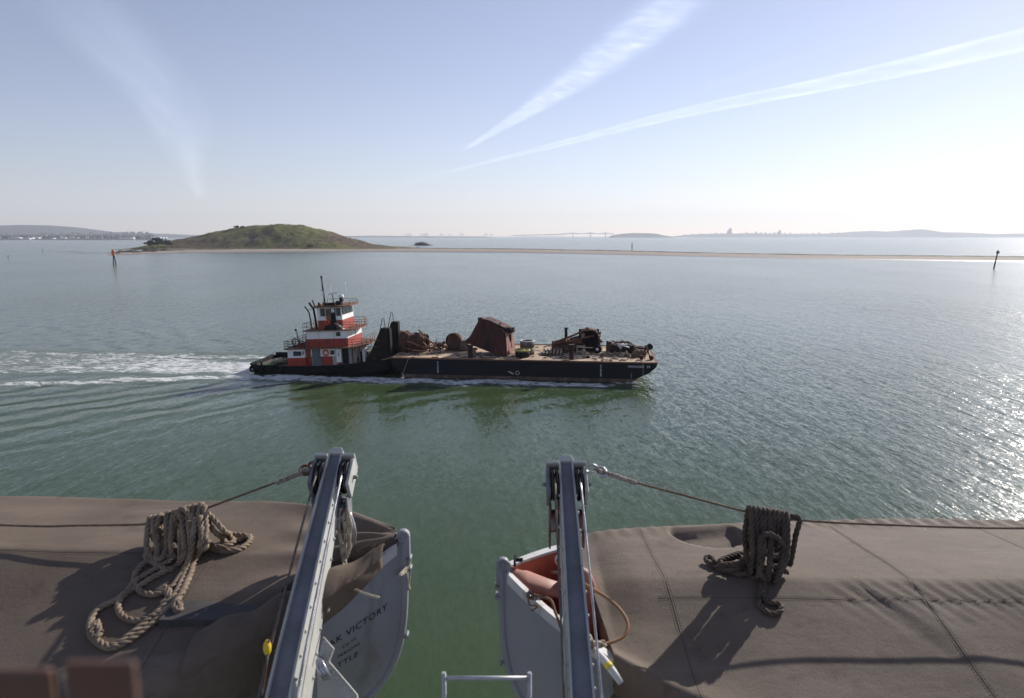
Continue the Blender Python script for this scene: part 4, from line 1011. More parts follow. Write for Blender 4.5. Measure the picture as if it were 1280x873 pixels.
# ------------------------------------------------------------------ lifeboats, seen from the ship's rail above them
LB = 7.3; HB = 1.27; YC = 4.09
def canvas_mat(name):
    m = NT(name)
    co = m.n('TexCoord').outputs['Object']
    a = m.noise(co, 1.1, 6, 0.62); c = m.noise(co, 5.0, 5, 0.6); st = m.noise(m.vmap(co, (4, 2, 0), sc=(0.5, 2.2, 1)), 1.6, 6, 0.65)
    col = m.mix(m.ramp(a, 0.3, 0.7), (0.120, 0.092, 0.069), (0.168, 0.130, 0.099))
    col = m.mix(m.math('MULTIPLY', m.ramp(st, 0.52, 0.70), 0.5), col, (0.215, 0.175, 0.145))
    col = m.mix(m.math('MULTIPLY', m.ramp(c, 0.56, 0.70), 0.45), col, (0.072, 0.055, 0.044))
    sp = m.n('TexVoronoi', {'Vector': co, 'Scale': 2.3}).outputs['Distance']
    col = m.mix(m.math('MULTIPLY', m.ramp(sp, 0.035, 0.02), 0.7), col, (0.36, 0.33, 0.30))
    m.set(m.p.inputs['Base Color'], col)
    m.p.inputs['Roughness'].default_value = 0.82; m.p.inputs['Specular IOR Level'].default_value = 0.25
    w = m.n('TexWave', {'Vector': co, 'Scale': 90.0, 'Distortion': 0.6}, bands_direction='X').outputs['Fac']
    h = m.math('ADD', m.math('MULTIPLY', m.noise(m.vmap(co, sc=(1, 1.5, 1)), 3.2, 5, 0.6), 0.010), m.math('MULTIPLY', w, 0.0006))
    h = m.math('ADD', h, m.math('MULTIPLY', m.noise(co, 60, 3), 0.0015))
    m.set(m.p.inputs['Normal'], m.bump(h, 1.0, 0.8))
    return m.mat
M_canvas = canvas_mat('brown_canvas')
M_canvas2 = canvas_mat('brown_canvas_flap')
M_lgrey = mat('grey_boat_paint', (0.25, 0.255, 0.275), 0.5, 0, 0.10, 1.6, (0.17, 0.165, 0.165), (0.55, 0.70))
M_lwhite = mat('white_boat_paint', (0.50, 0.49, 0.48), 0.55, 0, 0.1, 3, (0.30, 0.25, 0.21), (0.54, 0.66))
M_lining = mat('red_lead_paint', (0.36, 0.085, 0.045), 0.65, 0, 0.25, 3, (0.22, 0.06, 0.035), (0.52, 0.64))
M_darkin = mat('shaded_timber', (0.075, 0.055, 0.045), 0.8, 0, 0.3, 4)  # shade inside the covered left boat, painted into lining and breasthook
M_salmon = mat('faded_red_lead', (0.40, 0.18, 0.13), 0.65, 0, 0.2, 4, (0.36, 0.12, 0.07), (0.55, 0.66))
M_black_let = mat('black_stencil', (0.012, 0.012, 0.014), 0.6, 0, 0.1, 8)
M_steel_g = mat('worn_grey_steel', (0.20, 0.21, 0.23), 0.5, 0.2, 0.25, 8, (0.13, 0.075, 0.05), (0.6, 0.72))
def hull_rake(v): return 0.7*v**4
class Boat:
    def __init__(s, x0, dr, dz): s.x0, s.d, s.dz = x0, dr, dz
    def gun(s, q, side=0): return 16.52+s.dz+0.38*abs((q-LB/2)/(LB/2))**3.0+side*.115*s.beam(q)/HB   # the boat heels a little towards the ship
    def beam(s, q):
        e = max(0.0, min(q, LB-q)); return HB*(1-math.exp(-1.32*e/HB))/(1-math.exp(-1.32*3.65/HB))
    def hull(s, w, v, side, off=0.0):
        """w 0..1 along, v 0 gunwale .. 1 keel, side -1 near / +1 far"""
        e = hull_rake(v); q = e+w*(LB-2*e); qb = w*LB
        f = sstep(0, 1.4, min(qb, LB-qb)); h = s.beam(qb)*max(0.0, 1-v**lerp(1.35, 2.7, f))**lerp(.85, .52, f)
        g = s.gun(qb, side); z = g+(15.50+s.dz-g)*v
        h = max(0.018, h)+off if off >= 0 else max(0.003, h+off)
        return Vector((s.x0+s.d*q, YC+side*h, z))
    def lx(s, X): return (X-s.x0)*s.d
    def cov(s, X, Y):
        """height of the cover as a surface over the boat"""
        q = max(.02, min(LB-.02, s.lx(X))); t = Y-YC; bb = s.beam(q)+.04; g = s.gun(q, 1 if t > 0 else -1)+.055
        r = abs(t)/bb
        ridge = max(s.ridge(q), s.gun(q)+.05)
        if r <= 1: z = lerp(ridge, g, r**1.04)
        else: z = g-min(.45, (r-1)*bb*4.5)
        return z+s.wr(X, Y, q, t, r)
RB = Boat(-0.06, 1, 0.0); LBT = Boat(-0.69, -1, 0.19)
def r_ridge(q): return 16.83-0.10*sstep(.9, .4, q)
def r_wr(X, Y, q, t, r):
    z = 0.011*nz(X*1.1, Y*1.4, 1, 2)
    # soft sag between thwarts
    z -= 0.03*(0.5+0.5*sin(X*2.1+.6))*sstep(0.05, .5, r)*sstep(1.0, .8, r)
    # slack pocket by the far edge
    ex = (X-POCK[0])/0.29; ey = (Y-POCK[1])/0.31; d = sqrt(ex*ex+ey*ey)
    z -= (0.085-0.070*ey)*sstep(1.03, .88, d)*sstep(.955, .86, r)
    # pleats below the ridge on the near side
    if t < 0:
        pl = sin((X+0.75*t)*58+4*nz(X*2, 1, 0))*sstep(1.8, 2.2, X)*sstep(-.42, -.10, t)*sstep(0, -.06, t)
        z += 0.0055*pl
        f = (X-2.12)+t*0.62                         # one deep fold running away from the ridge
        z -= 0.007*exp(-(f/0.06)**2)*sstep(-.03, -.12, t)*sstep(-.75, -.3, t)
        z += 0.010*exp(-((f-.16)/0.14)**2)*sstep(-.03, -.12, t)*sstep(-.9, -.3, t)
    else:
        z += 0.008*sin((X+.35*t)*46)*sstep(.80, .97, r)*(0.4+0.6*sstep(2.0, 2.5, X))*(1-.8*sstep(1.1, .9, d))
    return z
POCK = (1.50, 4.97)
RB.ridge = r_ridge; RB.wr = r_wr
def l_ridge(q): return lerp(16.99, 17.04, sstep(.9, 2.5, q))-0.02*sstep(.6, .1, q)
def l_wr(X, Y, q, t, r):
    z = 0.011*nz(X*1.2+5, Y*1.5, 2, 2)
    z -= 0.025*(0.5+0.5*sin(X*1.9+1.6))*sstep(0.05, .5, r)*sstep(1.0, .8, r)
    # folds fanning out from the stem
    a = math.atan2(t, q+.05)
    z += 0.022*sin(a*17+1.2)*sstep(1.15, .35, q)*sstep(.05, .3, q)
    z += 0.010*sin(X*3.1+.8)*sstep(.75, .98, r)*(t > 0)
    return z
LBT.ridge = l_ridge; LBT.wr = l_wr
def make_boat(B, name, label, cover_from, near_from, label_cover):
    root = empty(name, (B.x0+B.d*LB/2, YC, 15.5+B.dz), (0, 0, 0), label, 'lifeboat')
    off = root.location.copy()
    def fin(b, nm, m, parent=root, **k):
        b.v = [tuple(Vector(v)-off) for v in b.v]; return b.build(nm, m, parent, **k)
    b = MB()
    for side in (-1, 1):
        b.grid(lambda w, v: B.hull(0.5-0.5*cos(pi*w), v, side), 90, 26, True, 0, (side*B.d) > 0)
    hullo = fin(b, 'hull', M_lgrey)
    b = MB()
    for side in (-1, 1):
        b.grid(lambda w, v: B.hull(0.5-0.5*cos(pi*w), v*.93+.0, side, -0.045)+Vector((0, 0, .0)), 70, 18, True, 0, (side*B.d) < 0)
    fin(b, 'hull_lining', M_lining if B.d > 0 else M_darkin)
    # gunwale capping and rubbing strake
    b = MB(); st = MB()
    for side in (-1, 1):
        b.grid(lambda w, v: B.hull(0.004+.992*w, 0, side, lerp(.03, -.04, v))+Vector((0, 0, .016)), 90, 1, False, 0, (side*B.d) > 0)
        b.grid(lambda w, v: B.hull(0.004+.992*w, 0, side, .03)+Vector((0, 0, lerp(-.05, .016, v))), 90, 1, False, 0, (side*B.d) < 0)
        b.grid(lambda w, v: B.hull(0.004+.992*w, 0, side, -.04)+Vector((0, 0, lerp(-.05, .016, v))), 90, 1, False)
    fin(b, 'gunwale', M_lwhite)
    # stem bar and its head plate with holes
    b = MB(); P = [B.hull(0, v, 1)*.5+B.hull(0, v, -1)*.5 for v in [k/16 for k in range(17)]]
    b.tube(P, .028, 8)
    bolts = []
    for v in (.08, .13, .46):
        b2 = MB(); bolts.append(b2); b2.cyl(B.hull(0, v, -1)+Vector((-B.d*.04, -.02, 0)), B.hull(0, v, -1)+Vector((-B.d*.04, .05, 0)), .011, .011, 8)
    sb = fin(b, 'stem_bar', M_lgrey); [fin(q, 'stem_bolt', M_steel_g, sb) for q in bolts]
    b = MB(); tp = P[0]
    n = 12; poly = [(.075, -.12), (.075, .02)]+[(.02+.042*cos(a), .035+.042*sin(a)) for a in [pi*k/8 for k in range(9)]]+[(-.022, -.10)]
    b.prism(poly, lambda a, c, d: (tp.x+B.d*(a-.02), tp.y+d, tp.z+c), -.022, .022)
    hp = fin(b, 'stem_plate', M_lgrey, bevel=.006)
    b = MB(); c = Vector((tp.x, tp.y-.024, tp.z+.038)); b.ring(c, (0, 1, 0), .017, .006, 14, 6)
    b.cyl(c+Vector((0, .001, 0)), c+Vector((0, -.003, 0)), .015, .015, 12); fin(b, 'shackle_hole', M_steel_g, hp)
    # breasthook
    b = MB(); qs = [0.03, .08, .16, .28, .42]; V = []
    for q in qs:
        for t in (-1, -.5, 0, .5, 1):
            V.append((B.x0+B.d*q, YC+t*max(.02, min(B.beam(q)-.05, .135-.17*max(0, q-.10))), B.gun(q)-.02+.05*(1-abs(t))-.05*q))
    F = [(i*5+k, (i+1)*5+k, (i+1)*5+k+1, i*5+k+1) for i in range(4) for k in range(4)]
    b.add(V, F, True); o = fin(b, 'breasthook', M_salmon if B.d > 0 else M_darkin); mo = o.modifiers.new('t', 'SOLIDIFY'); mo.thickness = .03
    return root, off, fin
rboat, roff, rfin = make_boat(RB, 'lifeboat', 'grey lifeboat at right, its open bow showing red lining beside the upright davit', 0.5, 0.5, '')
lboat, loff, lfin = make_boat(LBT, 'lifeboat', 'grey lifeboat at left with black stencilled lettering on its end', 0.5, 0.5, '')
# covers ------------------------------------------------------------------
def cover_mesh(B, q0f, q0n, q1, drop_n=0.30, drop_f=0.12, nu=300):
    """q0f/q0n: where the cover starts on the far / near side"""
    b = MB(); rs = [1+.14*(1-k/4) for k in range(4)]+[1-k/40 for k in range(80+1)]
    cols = []
    for k in range(6): cols.append(('f', 1-k/6))
    for k in range(61): cols.append(('s', 1-2*k/60))
    for k in range(1, 9): cols.append(('n', k/8))
    V = []; nv = len(cols)
    for i in range(nu+1):
        s = i/nu
        for kind, c in cols:
            side = c if kind == 's' else (1 if kind == 'f' else -1)
            q0 = lerp(q0n, q0f, sstep(-1, 1, side) if B.d > 0 else sstep(-.5, -.08, side)); q = lerp(q0, q1, s**1.15)
            X = B.x0+B.d*q; bb = B.beam(q)+.045
            if kind == 's':
                V.append((X, YC+c*bb, B.cov(X, YC+c*bb*.9995)))
            else:
                sg = 1 if kind == 'f' else -1
                dd = c*(drop_f if kind == 'f' else drop_n*(1-.35*abs(sin(q*2.45))))
                bz = B.cov(X, YC+sg*bb*.9995)
                V.append((X, YC+sg*(bb+.035*sin(min(1, dd/.09)*pi/2)-.10*max(0, dd-.08)+.012*sin(q*17+c*2)*c), bz-dd))
    F = [(i*nv+k, (i+1)*nv+k, (i+1)*nv+k+1, i*nv+k+1) for i in range(nu) for k in range(nv-1)]
    b.add(V, F, True); return b, V, nv
b, V, nv = cover_mesh(RB, .50, .62, LB-.1)
# closed end of the right cover, falling into the boat
o = len(b.v); end = [V[k] for k in range(nv)]
E = []
for j in range(9):
    t = j/8
    for k, p in enumerate(end):
        c = Vector(p); g = RB.gun(.6)-.25
        z = lerp(c.z, min(c.z, g-.1), t); fold = .025*sin(k*.9)*t+.015*nz(k*.3, t*2, 0)
        E.append((c.x-.10*sin(pi*min(1, t*1.1))*.6+fold+.16*t, lerp(c.y, YC+(c.y-YC)*.93, t), z))
b.add(E, [(j*nv+k, j*nv+k+1, (j+1)*nv+k+1, (j+1)*nv+k) for j in range(8) for k in range(nv-1)], True)
rcov = rfin(b, 'boat_cover', M_canvas)
b, V, nv = cover_mesh(LBT, .07, .66, LB-.1, .62)
o = len(b.v); end = [V[k] for k in range(nv)]; E = []
for j in range(7):
    t = j/6
    for k, p in enumerate(end):
        c = Vector(p); f = sstep(.1, -.6, (c.y-YC))
        E.append((c.x+.05*t*f+.012*sin(k*.8)*t, c.y, c.z-.33*t*f-.012*t))
b.add(E, [(j*nv+k, j*nv+k+1, (j+1)*nv+k+1, (j+1)*nv+k) for j in range(6) for k in range(nv-1)], True)
lcov = lfin(b, 'boat_cover', M_canvas)
# seams on the covers: thin raised stitched strips
def on_cover(B, X, Y, up=.004): return Vector((X, Y, B.cov(X, Y)+up))
M_thread = mat('stitch_thread', (0.24, 0.20, 0.165), 0.9)
M_seam = mat('canvas_seam', (0.095, 0.075, 0.062), 0.9, 0, 0.2, 6)
b = MB()
for X in (0.98, 2.55, 3.75):
    b.tube([on_cover(RB, X, YC+t, .0005) for t in [lerp(1.18, -1.15, k/60) for k in range(61)]], .0022, 4)
b.tube([on_cover(RB, X, YC-.17, .0003) for X in [lerp(.9, 6.5, k/120) for k in range(121)]], .0016, 4)
rfin(b, 'cover_seams', M_seam, rcov)
def stitches(B, fin_, par, xs, xa, xb, ty):
    b = MB()
    for X in xs:
        for dx in (-.016, .016):
            for k in range(110):
                t = lerp(1.1, -1.05, k/110); p = on_cover(B, X+dx, YC+t, .0012); q = on_cover(B, X+dx, YC+t-.011, .0012); b.tube([p, q], .0011, 4)
    for dy in (-.014, .014):
        for k in range(220):
            X = lerp(xa, xb, k/220); p = on_cover(B, X, YC+ty+dy, .0012); q = on_cover(B, X+(xb-xa)/400, YC+ty+dy, .0012); b.tube([p, q], .0011, 4)
    fin_(b, 'stitching', M_thread, par)
stitches(RB, rfin, rcov, (0.98, 2.55), .9, 4.2, -.17)
b = MB()
for X in (-1.9, -3.6, -5.0):
    b.tube([on_cover(LBT, X, YC+t, .0005) for t in [lerp(1.15, -1.1, k/60) for k in range(61)]], .0022, 4)
b.tube([on_cover(LBT, X, YC-.02, .0003) for X in [lerp(-1.8, -6.5, k/120) for k in range(121)]], .0016, 4)
lfin(b, 'cover_seams', M_seam, lcov)
stitches(LBT, lfin, lcov, (-1.9, -3.6), -1.8, -4.2, -.02)
# side flap of the left cover, pulled over the near gunwale
b = MB()
def flap(s, t):
    q = lerp(.10, 1.0, s); tt = lerp(-.16, lerp(.10, .27, sstep(0, .45, s)), t)+.03*sin(s*9)*t
    fold = .014*sin(s*23+t*3)+.012*nz(s*4, t*3, 2)
    if tt < 0:
        h = max(.02, LBT.beam(q)+tt*1.2*sstep(0, .4, q)); return (LBT.x0-q, YC-h, LBT.gun(q)+.035+.09*sstep(-.16, -.02, tt)*0+.05*sin(pi*(tt+.16)/.16)*.5+fold)
    p = LBT.hull(q/LB, tt*.62*(1-.35*s), -1, .03+.02*sin(pi*t)); return (p.x, p.y-.01-abs(fold), p.z+.03)
b.grid(flap, 60, 26)
o = lfin(b, 'cover_flap', M_canvas2); o.modifiers.new('t', 'SOLIDIFY').thickness = .008
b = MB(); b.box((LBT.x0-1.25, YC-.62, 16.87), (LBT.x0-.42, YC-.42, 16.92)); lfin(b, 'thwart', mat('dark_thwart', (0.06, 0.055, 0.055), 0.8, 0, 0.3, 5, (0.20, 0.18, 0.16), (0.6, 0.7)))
# lettering, wrapped round the near side of the left boat's end
def let(body, size, arc_end, v):
    """stencil text on the near side of the left boat; arc_end = distance of the last letter from the stem, measured round the hull"""
    tab = [(0.0, 0.0)]; p0 = LBT.hull(0, v, -1)
    for k in range(1, 400):
        w = 0.3*(k/400)**1.5; p1 = LBT.hull(w, v, -1); tab.append((tab[-1][0]+(p1-p0).length, w)); p0 = p1
    W_ = 0
    def fn(x, y):
        return LBT.hull(interp(tab, arc_end+wid[0]-x), v-y/1.4, -1, .005)-loff
    wid = [0.0]
    probe = text_mesh(body, size, 'probe', M_black_let, None, None, 0, 1.12)
    wid[0] = max(q.co.x for q in probe.data.vertices); bpy.data.objects.remove(probe)
    return text_mesh(body, size, 'stencil_lettering', M_black_let, lboat, fn, 3, 1.12)
# ------------------------------------------------------------------ davits
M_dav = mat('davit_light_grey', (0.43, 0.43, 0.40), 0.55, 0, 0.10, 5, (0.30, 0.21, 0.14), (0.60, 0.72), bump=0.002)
M_web = mat('davit_shade_seam_grey', (0.165, 0.168, 0.186), 0.6, 0, 0.2, 6, (0.19, 0.185, 0.18), (0.56, 0.70), bump=0.002)  # shade of the recessed web painted in as bluer grey; seam lines too
M_black = mat('greased_black', (0.012, 0.012, 0.014), 0.4, 0.3, 0.2, 6)
M_rustb = mat('rusted_block', (0.13, 0.065, 0.048), 0.8, 0, 0.3, 10, (0.22, 0.21, 0.21), (0.5, 0.62))
M_chrome = mat('bare_steel', (0.45, 0.45, 0.46), 0.35, 0.8, 0.15, 10)
M_wire = mat('wire_rope', (0.13, 0.115, 0.10), 0.6, 0.3, 0.3, 30)
ARM = [(4.20, 17.58), (3.63, 17.21), (3.06, 16.81), (2.72, 16.49), (2.46, 16.08), (2.34, 15.5), (2.32, 14.9)]
def make_davit(X, name, label, dz=0.0):
    root = empty(name, (X, 2.32, 14.9+dz), (0, 0, 0), label, 'davit', 'davits holding the lifeboats')
    pts = catmull([(0, y-2.32, z-14.9) for y, z in ARM], .06); fr = []
    n = len(pts)
    for i in range(n):
        t = (pts[max(0, i-1)]-pts[min(n-1, i+1)]).normalized()      # towards the head
        fr.append((t, Vector((0, -t.z, t.y)) if t.y > 0 else Vector((0, -t.z, t.y))))
    S = [0]
    for a, c in zip(pts, pts[1:]): S.append(S[-1]+(c-a).length)
    def wd(s): return lerp(.046, .062, min(1, s/1.5))
    def dp(s): return lerp(.13, .42, min(1, s/1.55)**.9)
    def sweep(b, prof, m=0):
        V = []; k = len(prof(0))
        for p, (t, nn), s in zip(pts, fr, S):
            for x, d in prof(s): V.append(p+Vector((x, 0, 0))-nn*d)
        F = [(i*k+j, i*k+(j+1) % k, (i+1)*k+(j+1) % k, (i+1)*k+j) for i in range(n-1) for j in range(k)]
        F += [list(range(k))[::-1], [(n-1)*k+j for j in range(k)]]
        return b.add(V, F, False, m)
    b = MB()
    for sg in (-1, 1):      # two side plates with turned edges
        sweep(b, lambda s: [(sg*wd(s), 0), (sg*(wd(s)-.012), 0), (sg*(wd(s)-.012), dp(s)), (sg*wd(s), dp(s))])
        sweep(b, lambda s: [(sg*(wd(s)+.0025), dp(s)*.46), (sg*(wd(s)-.001), dp(s)*.46), (sg*(wd(s)-.001), dp(s)*.46+.006), (sg*(wd(s)+.0025), dp(s)*.46+.006)], 1)
    for i in range(2, n-1, 2):  # rivets
        p = pts[i]; t, nn = fr[i]; s = S[i]
        for sg in (-1, 1):
            for d in (.028, dp(s)-.03):
                c = p+Vector((sg*(wd(s)), 0, 0))-nn*d
                b.tube([c, c+Vector((sg*.006, 0, 0)), c+Vector((sg*.010, 0, 0))], lambda q: lerp(.011, .005, q), 7)
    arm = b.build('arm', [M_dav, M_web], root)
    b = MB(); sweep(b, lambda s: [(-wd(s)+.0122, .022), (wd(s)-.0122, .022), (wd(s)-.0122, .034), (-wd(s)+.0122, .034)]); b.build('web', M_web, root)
    top = pts[0]; t, nn = fr[0]
    # capped head
    b = MB(); b.prism([(-.046, 0), (-.046, .03), (-.02, .05), (.03, .05), (.05, .02), (.05, 0)], lambda a, c, d: tuple(top+Vector((a, 0, 0))+t*c-nn*d), .0, .14); b.build('head_cap', M_dav, root, bevel=.004)
    # sheave nests on both sides of the head
    hx = .046
    for sg in (-1, 1):
        c = top-t*.13-nn*.075
        ch = MB(); o0 = c+Vector((sg*.106, 0, 0))
        ch.prism([(-.11, -.07), (.105, -.07), (.105, .055), (.085, .075), (-.11, .075)], lambda a, q, d: tuple(o0+t*a+nn*q+Vector((sg*d, 0, 0))), 0, .022)
        cheek = ch.build('cheek_plate', M_dav if sg > 0 else M_web, root, bevel=.004)  # cheek away from the sun gets the painted shade tone
        bb = MB(); bb.cyl(o0+Vector((sg*.02, 0, 0)), o0+Vector((sg*.05, 0, 0)), .014, .011, 8); bb.build('axle_pin', M_steel_g, cheek)
        tp = MB(); tp.prism([(hx, 0), (.128, 0), (.128, .02), (hx, .02)], lambda a, q, d: tuple(c+t*(.105+q)+Vector((sg*a, 0, 0))-nn*d), -.085, .06); tp.build('top_strap', M_dav, root, bevel=.003)
        for x in (.062, .091):
            sh = MB(); prof = [(0, -.0125), (.102, -.0125), (.105, -.010), (.086, 0), (.105, .010), (.102, .0125), (0, .0125)]
            sh.lathe(prof, c+Vector((sg*x, 0, 0)), 28, 0, 'X'); s_ = sh.build('sheave', M_black, root)
            r_ = MB(); r_.ring(c+Vector((sg*x, 0, 0)), (1, 0, 0), .091, .0055, 26, 6); r_.build('wire_turn', M_wire, s_)
        # lower hanging block
        hb = MB(); z0 = c-t*.10-nn*.05
        hb.prism([(-.06, 0), (.07, 0), (.055, -.22), (.02, -.30), (-.02, -.30)], lambda a, q, d: (z0.x+sg*(.078+d), z0.y+a, z0.z+q), -.034, -.022)
        hb.prism([(-.06, 0), (.07, 0), (.055, -.22), (.02, -.30), (-.02, -.30)], lambda a, q, d: (z0.x+sg*(.078+d), z0.y+a, z0.z+q), .022, .034)
        hb.cyl((z0.x+sg*.055, z0.y, z0.z-.12), (z0.x+sg*.10, z0.y, z0.z-.12), .07, .07, 18)
        hb.build('fall_block', M_rustb if X > 0 else M_steel_g, root, bevel=.003)
        # fall wires running back down along the arm
        w = MB(); st = c+Vector((sg*.0765, 0, 0))+nn*.092
        P = [st]+[p+Vector((sg*(.0775+.010*s), 0, 0))+nn*lerp(.022, .01, s) for p, s, (q, nn_), in zip(pts[4::4], S[4::4], fr[4::4]) for nn in (nn_,)]
        w.tube(P, .0068, 7); w.build('fall_wire', M_wire if sg < 0 else M_chrome, root)
    # span wire eye
    return root, arm
RD, _ = make_davit(.345, 'davit', 'right hand davit, seen upright with rusty blocks below its head', 0)
LD, _ = make_davit(-1.13, 'davit', 'left hand davit, leaning with its broad riveted side lit by the sun', .05)
def off_of(o): return Vector(o.location)
def pbuild(b, name, m, parent, **k):
    o = off_of(parent); b.v = [tuple(Vector(v)-o) for v in b.v]; return b.build(name, m, parent, **k)
# riveted gusset at the foot of the left davit
b = MB()
G = [aty(x, y, 3.16) for x, y in ((404, 796), (417, 811), (411, 827), (446, 868), (452, 900), (398, 900), (396, 830))]
n = len(G); dv = Vector((0, .02, -.015))
b.add([tuple(p) for p in G]+[tuple(p+dv) for p in G], [list(range(n)), list(range(n, 2*n))[::-1]]+[(i, n+i, n+(i+1) % n, (i+1) % n) for i in range(n)])
for px, py in ((406, 803), (412, 812), (402, 818), (406, 826), (412, 835), (417, 841), (422, 847), (427, 853), (432, 859), (437, 866), (443, 874)):
    c = aty(px, py, 3.16); b.tube([c, c-dv*.4], .009, 7)
pbuild(b, 'gusset_plate', M_dav, LD)
b = MB()
for k in range(3): b.ring(aty(402+k*2, 836, 3.12), (1, .2+.2*k, .4), .05, .010, 18, 6)
pbuild(b, 'foot_sheave', M_chrome, LD)
# spliced span wires with the eyes at the davit heads
def span(pts, label, splice_pts):
    P = catmull(pts, .05); c = Vector(pts[0])
    root = empty('span_wire', c, (0, 0, 0), label, 'span wire')
    b = MB(); b.rope(P, .0082, .012, 0, .07, 5); pbuild(b, 'wire', mat('brown_wire', (0.15, 0.105, 0.07), 0.8, 0, 0.3, 20), root)
    b = MB(); b.rope(splice_pts, .017, .01, 0, .05, 6); pbuild(b, 'splice', mat('tarred_splice', (0.33, 0.29, 0.25), 0.9, 0, 0.4, 30, (0.15, 0.10, 0.08), (0.5, 0.6)), root)
    b = MB(); d = (P[1]-P[0]).normalized(); b.ring(c-d*.02, (0, .8, .6), .042, .009, 18, 8); b.ring(c+d*.05, (.2, -.6, .8), .035, .010, 16, 8); pbuild(b, 'shackle', M_rustb if pts[0][0] < 0 else M_chrome, root)
    return root
def W(px, py, y=4.2): return aty(px, py, y)
rw = [W(742, 587), W(790, 602), W(850, 618), W(934, 640), W(965, 644), W(1000, 650.5), W(1100, 656), W(1280, 660.5), Vector((4.6, 4.2, 17.16)), Vector((5.8, 4.2, 17.32)), Vector((6.9, 4.2, 17.5))]
span(rw, 'brown span wire running right from the upright davit, carrying the dark rope hank', [W(746, 588), W(765, 594), W(795, 604)])
lw = [W(391, 584), W(370, 593), W(340, 605), W(255, 636.5), W(220, 648), W(187, 655), W(100, 657), W(0, 656.5), Vector((-5.2, 4.2, 17.24)), Vector((-7.4, 4.2, 17.5))]
span(lw, 'rusty span wire running left from the leaning davit, carrying the pale rope hank', [W(388, 586), W(372, 593), W(345, 604)])

# ------------------------------------------------------------------ rope hanks
def hit(B, px, py, up=0.0):
    """where the sight line meets the boat cover (used to lay ropes on it)"""
    r = ray(px, py); t = 3.0
    for _ in range(600):
        p = Vector((r.x*t, r.y*t, CAM_H+r.z*t))
        if p.z < B.cov(p.x, p.y)+up: break
        t += .006
    return p
M_rope_d = mat('dark_manila', (0.088, 0.066, 0.050), 0.95, 0, 0.35, 14, (0.15, 0.115, 0.085), (0.58, 0.68))
M_rope_l = mat('weathered_manila', (0.225, 0.170, 0.122), 0.95, 0, 0.3, 14, (0.19, 0.14, 0.10), (0.55, 0.65))
def wire_at(pts, X):
    P = sorted((p[0], p) for p in pts)
    for (xa, a), (xb, c) in zip(P, P[1:]):
        if xa <= X <= xb: return Vector(a).lerp(Vector(c), (X-xa)/(xb-xa))
    return Vector(P[0][1])
rnd = random.Random(3)
RR = .0185
root = empty('rope_hank', wire_at(rw, 1.69), (0, 0, 0), 'dark hank of thick rope hung in tight loops over the right span wire', 'rope')
b = MB(); path = []
xs_ = [lerp(937, 982, k/8) for k in range(9)]
gx = [lerp(940, 966, k/8) for k in range(9)]
for k in range(9):
    top = W(xs_[k], 640+0.16*(xs_[k]-935)); top.z += RR+.012
    bx_, by_ = gx[k]+rnd.uniform(-4, 4), rnd.uniform(706, 728)
    bf = hit(RB, bx_, by_, .03); bf.y = min(bf.y, 4.2); 
    fr_ = top+Vector((0, -.028, -.03)); bk = top+Vector((0, .028, -.03))
    m1 = fr_.lerp(bf, .5)+Vector((rnd.uniform(-.02, .02), -.03-rnd.uniform(0, .03), -.02))
    b2 = bf+Vector((rnd.uniform(-.05, .05), rnd.uniform(.02, .10), .012)); m2 = bk.lerp(b2, .5)+Vector((rnd.uniform(-.02, .02), .03, -.01))
    path += [bf, m1, fr_, top, bk, m2, b2]
b.rope(path, RR, .011)
b2_ = MB()
# tail end hanging at the right
tl = W(993, 650); tl.z += RR
b2_.rope([tl+Vector((-.06, .03, -.05)), tl+Vector((-.01, .01, .0)), tl+Vector((.025, -.02, -.01)), W(995, 668, 4.16), W(991, 690, 4.14), W(987, 708, 4.13)], RR, .011)
# frapping turns across the hank
b3_ = MB()
P = [W(946, 700, 4.10), W(952, 672, 4.07), W(962, 668, 4.05), W(975, 676, 4.06), W(980, 690, 4.10), W(966, 696, 4.06), W(952, 690, 4.07), W(948, 710, 4.06), W(957, 726, 4.0)]
b3_.rope(P, RR, .011)
b3_.rope([W(984, 716, 4.12), W(968, 708, 4.06), W(952, 712, 4.06), W(944, 704, 4.10)], RR, .011)
# bight lying on the near slope
bt = [hit(RB, x, y, RR) for x, y in ((954, 724), (951, 738), (948, 750), (954, 762), (966, 768), (975, 765), (976, 757), (968, 754), (958, 752), (954, 742), (956, 730))]
b3_.rope(bt, RR, .011)
# untidy coils lying on the top to the left
bl_ = [hit(RB, x, y, RR+u) for x, y, u in ((950, 716, 0), (925, 718, 0), (905, 713, 0), (893, 708, 0), (884, 702, .01), (883, 697, .02), (890, 697, .03), (896, 704, .02), (910, 700, .03), (922, 696, .04), (930, 699, .05), (922, 706, .05), (908, 708, .04), (900, 702, .05), (912, 696, .06), (928, 692, .06), (936, 698, .04), (930, 708, .03), (915, 712, .03), (897, 711, .03), (905, 706, .06), (935, 706, .05), (950, 712, .03))]
b3_.rope(bl_, RR, .011)
for bb, nm in ((b, 'hung_loops'), (b2_, 'rope_tail'), (b3_, 'loose_turns')): pbuild(bb, nm, M_rope_d, root)

